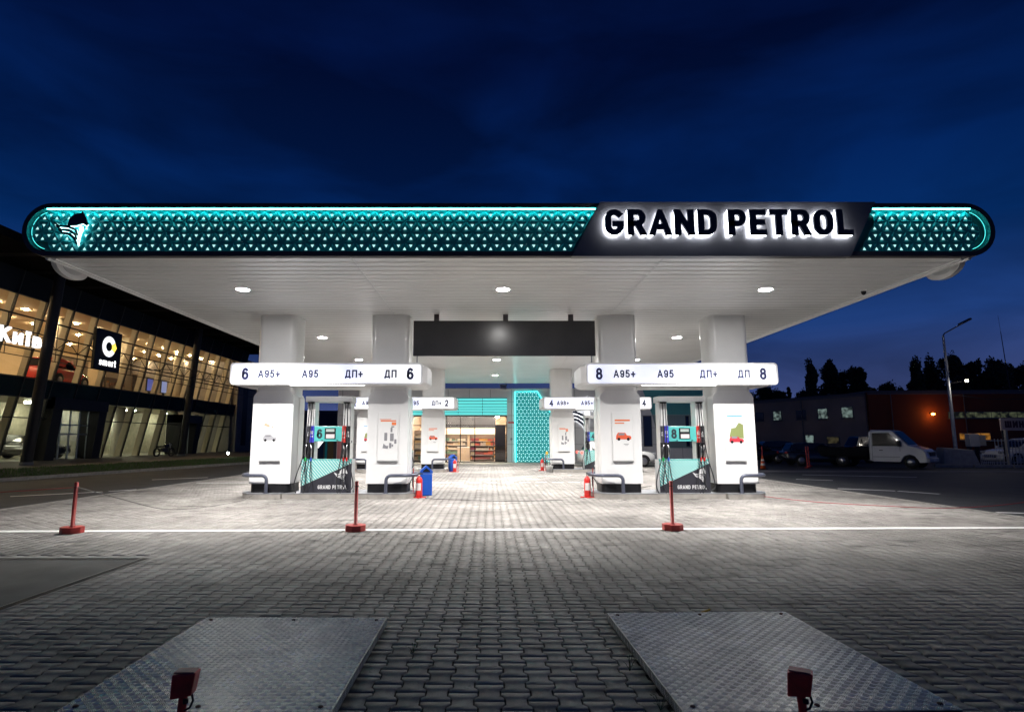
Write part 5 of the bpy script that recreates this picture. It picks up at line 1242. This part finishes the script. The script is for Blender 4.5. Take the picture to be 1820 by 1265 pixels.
# vehicles
def van(loc, rz):
    t = thing('delivery_truck', 'white cab truck with a dark flatbed parked across the road', 'truck', loc, rz)
    hw = .95
    side = [(-.55, .42), (-.55, 2.02), (-.42, 2.16), (.55, 2.14), (.72, 2.08), (1.42, 1.28), (2.08, 1.08), (2.24, .92), (2.30, .62), (2.28, .36), (1.95, .34), (1.9, .48), (1.74, .70), (1.48, .78), (1.22, .70), (1.06, .48), (1.0, .36), (-.40, .36)]
    st = [(-hw, .93), (-hw + .05, .985), (-hw + .16, 1), (hw - .16, 1), (hw - .05, .985), (hw, .93)]
    n = len(side); v = []
    for yy, k in st: v += [(.9 + (a - .9) * k, yy * (1 - .10 * max(0, b - 1.15)), 1.2 + (b - 1.2) * (k if b > 1.2 else 1)) for a, b in side]
    f = [(i * n + k, i * n + (k + 1) % n, (i + 1) * n + (k + 1) % n, (i + 1) * n + k) for i in range(5) for k in range(n)] + [tuple(range(n)), tuple(range(5 * n, 6 * n))[::-1]]
    MB().add(v, f).build('cab', cwhite, t, bevel=.015, fix=True)
    def on(u, z, s_): return (u, s_ * (hw * (1 - .10 * max(0, z - 1.15)) + .008), z)
    for s_ in (-1, 1):
        MB().add([on(-.32, 1.24, s_), on(1.12, 1.24, s_), on(.52, 1.98, s_), on(-.32, 1.98, s_)], [(0, 1, 2, 3)]).build('side_window', cglass, t)
        MB().box(.95, 1.10, s_ * 1.06 - .07, s_ * 1.06 + .07, 1.22, 1.55).build('mirror', black, t, bevel=.03)
        MB().box(2.06, 2.27, s_ * .66 - .16, s_ * .66 + .16, .78, .98).build('headlight', mat('headlamp_glass', (.4,) * 3), t, bevel=.04)
        MB().add([on(.0, .98, s_), on(.18, .98, s_), on(.18, 1.02, s_), on(.0, 1.02, s_)], [(0, 1, 2, 3)]).build('door_handle', black, t)
        for wx in (1.48, -2.0):
            tw = MB().lathe([(0, -.12), (.22, -.12), (.34, -.10), (.36, -.05), (.36, .05), (.34, .10), (.22, .12), (0, .12)], (0, 0, 0), 20); tw.xf(Matrix.Translation((wx, s_ * .80, .36)) @ Matrix.Rotation(R(90), 4, 'X')); w_ = tw.build('wheel', tyre, t)
            MB().lathe([(0, 0), (.20, 0), (.18, .03), (.06, .05), (0, .06)], (0, 0, 0), 14).xf(Matrix.Translation((wx, s_ * .922, .36)) @ Matrix.Rotation(R(-90 * s_), 4, 'X')).build('rim', rimm, w_)
    MB().add([(1.40, -.80, 1.31), (1.40, .80, 1.31), (.75, .72, 2.06), (.75, -.72, 2.06)], [(0, 1, 2, 3)]).xf(Matrix.Translation((.015, 0, .02))).build('windscreen', cglass, t)
    MB().box(2.22, 2.305, -.52, .52, .70, .92).build('grille', black, t, bevel=.02); MB().box(2.2, 2.36, -.93, .93, .36, .60).build('bumper', mat('bumper_grey', (.40, .40, .41), .5), t, bevel=.05)
    MB().box(2.361, 2.37, -.26, .26, .42, .53).build('number_plate', mat('plate_white', (.6,) * 3), t)
    for s_ in (-1, 1):
        for (u, z0_, z1_) in ((-.36, .44, 2.0), (1.02, .95, 1.25)): MB().add([on(u - .008, z0_, s_), on(u + .008, z0_, s_), on(u + .008, z1_, s_), on(u - .008, z1_, s_)], [(0, 1, 2, 3)]).build('door_gap', black, t)
        MB().add([on(-.34, .60, s_), on(1.0, .60, s_), on(1.0, .66, s_), on(-.34, .66, s_)], [(0, 1, 2, 3)]).build('side_trim', mat('bumper_grey', (.40,) * 3), t)
    MB().box(1.45, 1.62, -.5, .5, 1.235, 1.25).build('vent', black, t)
    fb = MB(); fb.box(-3.3, -.62, -.98, .98, .62, .78); fb.box(-3.3, -3.24, -.98, .98, .78, 1.15); fb.box(-3.24, -.62, -.98, -.94, .78, 1.15); fb.box(-3.24, -.62, .94, .98, .78, 1.15); fb.box(-3.2, .0, -.35, .35, .42, .60)
    fb.build('flatbed', mat('tarp_black', (.010, .011, .014), .8, spec=.1), t, bevel=.01)
van((23.1, 34.6, -.02), R(-50))
car('parked_car', 'dark blue car parked beyond the road, left of the white cab truck', 'car', (20.6, 37.2, -.02), R(-6), cdark, 4.4, 1.75, 1.42, group='cars parked beyond the road')
car('parked_car', 'black car half hidden between the dark blue car and the white truck', 'car', (18.2, 41.0, -.02), R(-4), cblack, 4.4, 1.75, 1.45, group='cars parked beyond the road')
car('parked_car', 'dark car with a pale bonnet far left in the row beyond the road', 'car', (22.8, 45.5, -.02), R(-8), mat('car_slate', (.05, .06, .08), .25, coat=.6), 4.5, 1.8, 1.5, group='cars parked beyond the road')
car('parked_car', 'dark blue van-like car behind the white cab truck', 'car', (27.6, 41.5, -.02), R(-4), cdark, 4.8, 1.9, 1.85, True, group='cars parked beyond the road')
car('parked_car', 'white off-roader parked behind the white bar fence', 'car', (33.4, 37.0, -.02), R(186), cwhite, 4.7, 1.9, 1.72, True, group='cars parked beyond the road')
t = thing('traffic_cone', 'orange traffic cone with white bands by the right column', 'cone', (15.0, 32.6, -.022))
MB().box(-.2, .2, -.2, .2, 0, .03).build('cone_base', black, t, bevel=.01); MB().lathe([(0, .03), (.15, .03), (.03, .74), (0, .74)], (0, 0, 0), 18).build('cone_body', mat('cone_orange', (.65, .10, .02), .45), t)
for z0_, z1_ in ((.20, .32), (.44, .54)): MB().lathe([(0, z0_), (.153 - .169 * (z0_ - .03), z0_), (.153 - .169 * (z1_ - .03), z1_), (0, z1_)], (0, 0, 0), 18).build('band', white, t)
MB().tube([(0, 0, .72), (.01, 0, 1.25)], .022, 8).build('rod', mat('rod_red', (.45, .03, .03), .5), t)
for x, y, lab in ((18.2, 34.0, 'thin red delineator post on the dark roadside right of the traffic cone'), (19.4, 36.0, 'second thin red delineator post further back on the roadside')):
    t = thing('delineator_post', lab, 'post', (x, y, -.022)); MB().lathe([(0, 0), (.17, 0), (.15, .05), (.05, .07), (0, .07)], (0, 0, 0), 14).build('foot', redp, t); MB().tube([(0, 0, .06), (-.03, 0, 1.2)], .035, 8).build('stick', mat('rod_red', (.45, .03, .03), .5), t)

# ================================================================== TREES
leafm = mat('leaf_dark', (.040, .055, .028), .7); barkm = mat('bark', (.05, .04, .03), .9)
def tree_mesh(kind, seed, n=13000):
    rng = random.Random(seed); mb = MB(); blobs = []
    if kind == 'poplar':
        for k in range(44):
            u = rng.random(); z = .12 + .84 * u; rr = .155 * math.sin(math.pi * min(1, .18 + .78 * u) ** .9) + .02; a = rng.uniform(0, 6.28)
            blobs.append((rr * .6 * math.cos(a), rr * .6 * math.sin(a), z, rng.uniform(.035, .08), 1.6))
    elif kind == 'round':
        for k in range(52):
            a = rng.uniform(0, 6.28); u = rng.random(); rr = .36 * math.sqrt(rng.random()) * math.sin(math.pi * (.25 + .65 * u)); blobs.append((rr * math.cos(a), rr * math.sin(a), .30 + .60 * u, rng.uniform(.045, .11), .9))
    else:
        for k in range(60):
            u = (k / 60) ** 1.1; a = rng.uniform(0, 6.28); rr = .25 * (1 - u) * rng.uniform(.2, 1); blobs.append((rr * math.cos(a), rr * math.sin(a), .15 + .80 * u, rng.uniform(.045, .06) * (1.25 - u), .9))
    for _ in range(n):
        b = rng.choice(blobs); v = Vector((rng.gauss(0, 1), rng.gauss(0, 1), rng.gauss(0, 1))); v = v.normalized() * (rng.random() ** .4) * b[3] * (rng.uniform(1.05, 1.45) if rng.random() < .12 else 1)
        c = Vector((b[0] + v.x, b[1] + v.y, b[2] + v.z * b[4])); d = Vector((rng.gauss(0, 1), rng.gauss(0, 1), rng.gauss(0, .8))).normalized(); e = d.orthogonal().normalized(); s_ = rng.uniform(.012, .027)
        mb.add([c - d * s_, c + e * s_ * .6, c + d * s_, c - e * s_ * .6], [(0, 1, 2, 3)])
    tr = MB().tube([(0, 0, 0), (.01, .0, .3), (0, .01, .65)], [.022, .016, .006], 8)
    for k in range(9):
        b = blobs[k]; tr.tube([(0, 0, .12 + .06 * k), (b[0] * .6, b[1] * .6, b[2] - .05), (b[0], b[1], b[2])], [.009, .006, .003], 5)
    return mb.mesh('crown', leafm), tr.mesh('trunk', barkm)
TM = {k: [tree_mesh(k, s) for s in (1, 2, 3)] for k in ('poplar', 'round', 'fir')}
def tree(kind, var, px, top, Y, wpx, lab):
    # px / top: place along the skyline as bearing and height at distance Y
    X = (px - 870) / 1039 * Y * .99; Ht = 1.6 + (780.4 - top) / 1039 * Y * 1.0
    name = {'poplar': 'poplar_tree', 'round': 'broadleaf_tree', 'fir': 'conifer_tree'}[kind]
    t = thing(name, lab, 'tree', (X, Y, -.05), random.uniform(0, 6), 'trees behind the far buildings')
    cm, tm_ = TM[kind][var % 3]; w0 = {'poplar': .36, 'round': .80, 'fir': .5}[kind]
    sx = 1.18 * wpx / 1039 * Y / w0
    for nm, me in (('crown', cm), ('trunk', tm_)):
        o = bpy.data.objects.new(nm, me); C.objects.link(o); o.parent = t; o.scale = (sx, sx, Ht / .97)
for a in ((('poplar', 0, 1451, 645, 110, 26, 'slim dark poplar, leftmost of the tall trees above the pale building')), ('poplar', 1, 1484, 651, 110, 36, 'dark poplar in the middle of the three above the pale building'),
          ('round', 0, 1525, 645, 112, 62, 'broad dark tree above the corner of the pale and orange buildings'), ('fir', 0, 1408, 686, 108, 40, 'pointed dark conifer above the left end of the pale building'),
          ('round', 1, 1360, 686, 105, 60, 'low dark tree just right of the sign numbered 8'), ('round', 2, 1388, 692, 112, 40, 'low dark tree beside the pointed conifer'), ('round', 2, 1430, 692, 118, 30, 'small faint tree between the conifer and the poplars'),
          ('round', 1, 1580, 680, 100, 60, 'low wide tree above the orange workshop'), ('round', 0, 1615, 684, 104, 46, 'low tree above the orange workshop, left of the tall group'),
          ('poplar', 2, 1640, 648, 90, 26, 'slim tree at the left of the tall group by the street lamp'), ('poplar', 0, 1664, 640, 92, 34, 'tall tree just left of the street lamp pole'), ('round', 2, 1700, 628, 90, 60, 'tallest dark tree right behind the street lamp'),
          ('round', 0, 1742, 634, 92, 56, 'tall round tree right of the street lamp'), ('round', 1, 1790, 636, 90, 64, 'tall round tree at the right edge of the picture'), ('round', 2, 1830, 646, 90, 60, 'tall dark tree cut by the right edge of the picture'), ('round', 0, 1660, 662, 96, 90, 'wide dark tree low behind the street lamp'), ('round', 1, 1765, 660, 96, 100, 'wide dark tree low at the right edge')):
    tree(*a)
mast = thing('radio_mast', 'thin tall mast rising at the right edge behind the trees', 'mast', (77, 86, 0)); MB().tube([(0, 0, 0), (-.6, 0, 17.5)], [.12, .04], 8).build('mast_tube', dark, mast); MB().tube([(-.6, 0, 17.5), (-.7, 0, 20)], .02, 6).build('aerial', dark, mast)
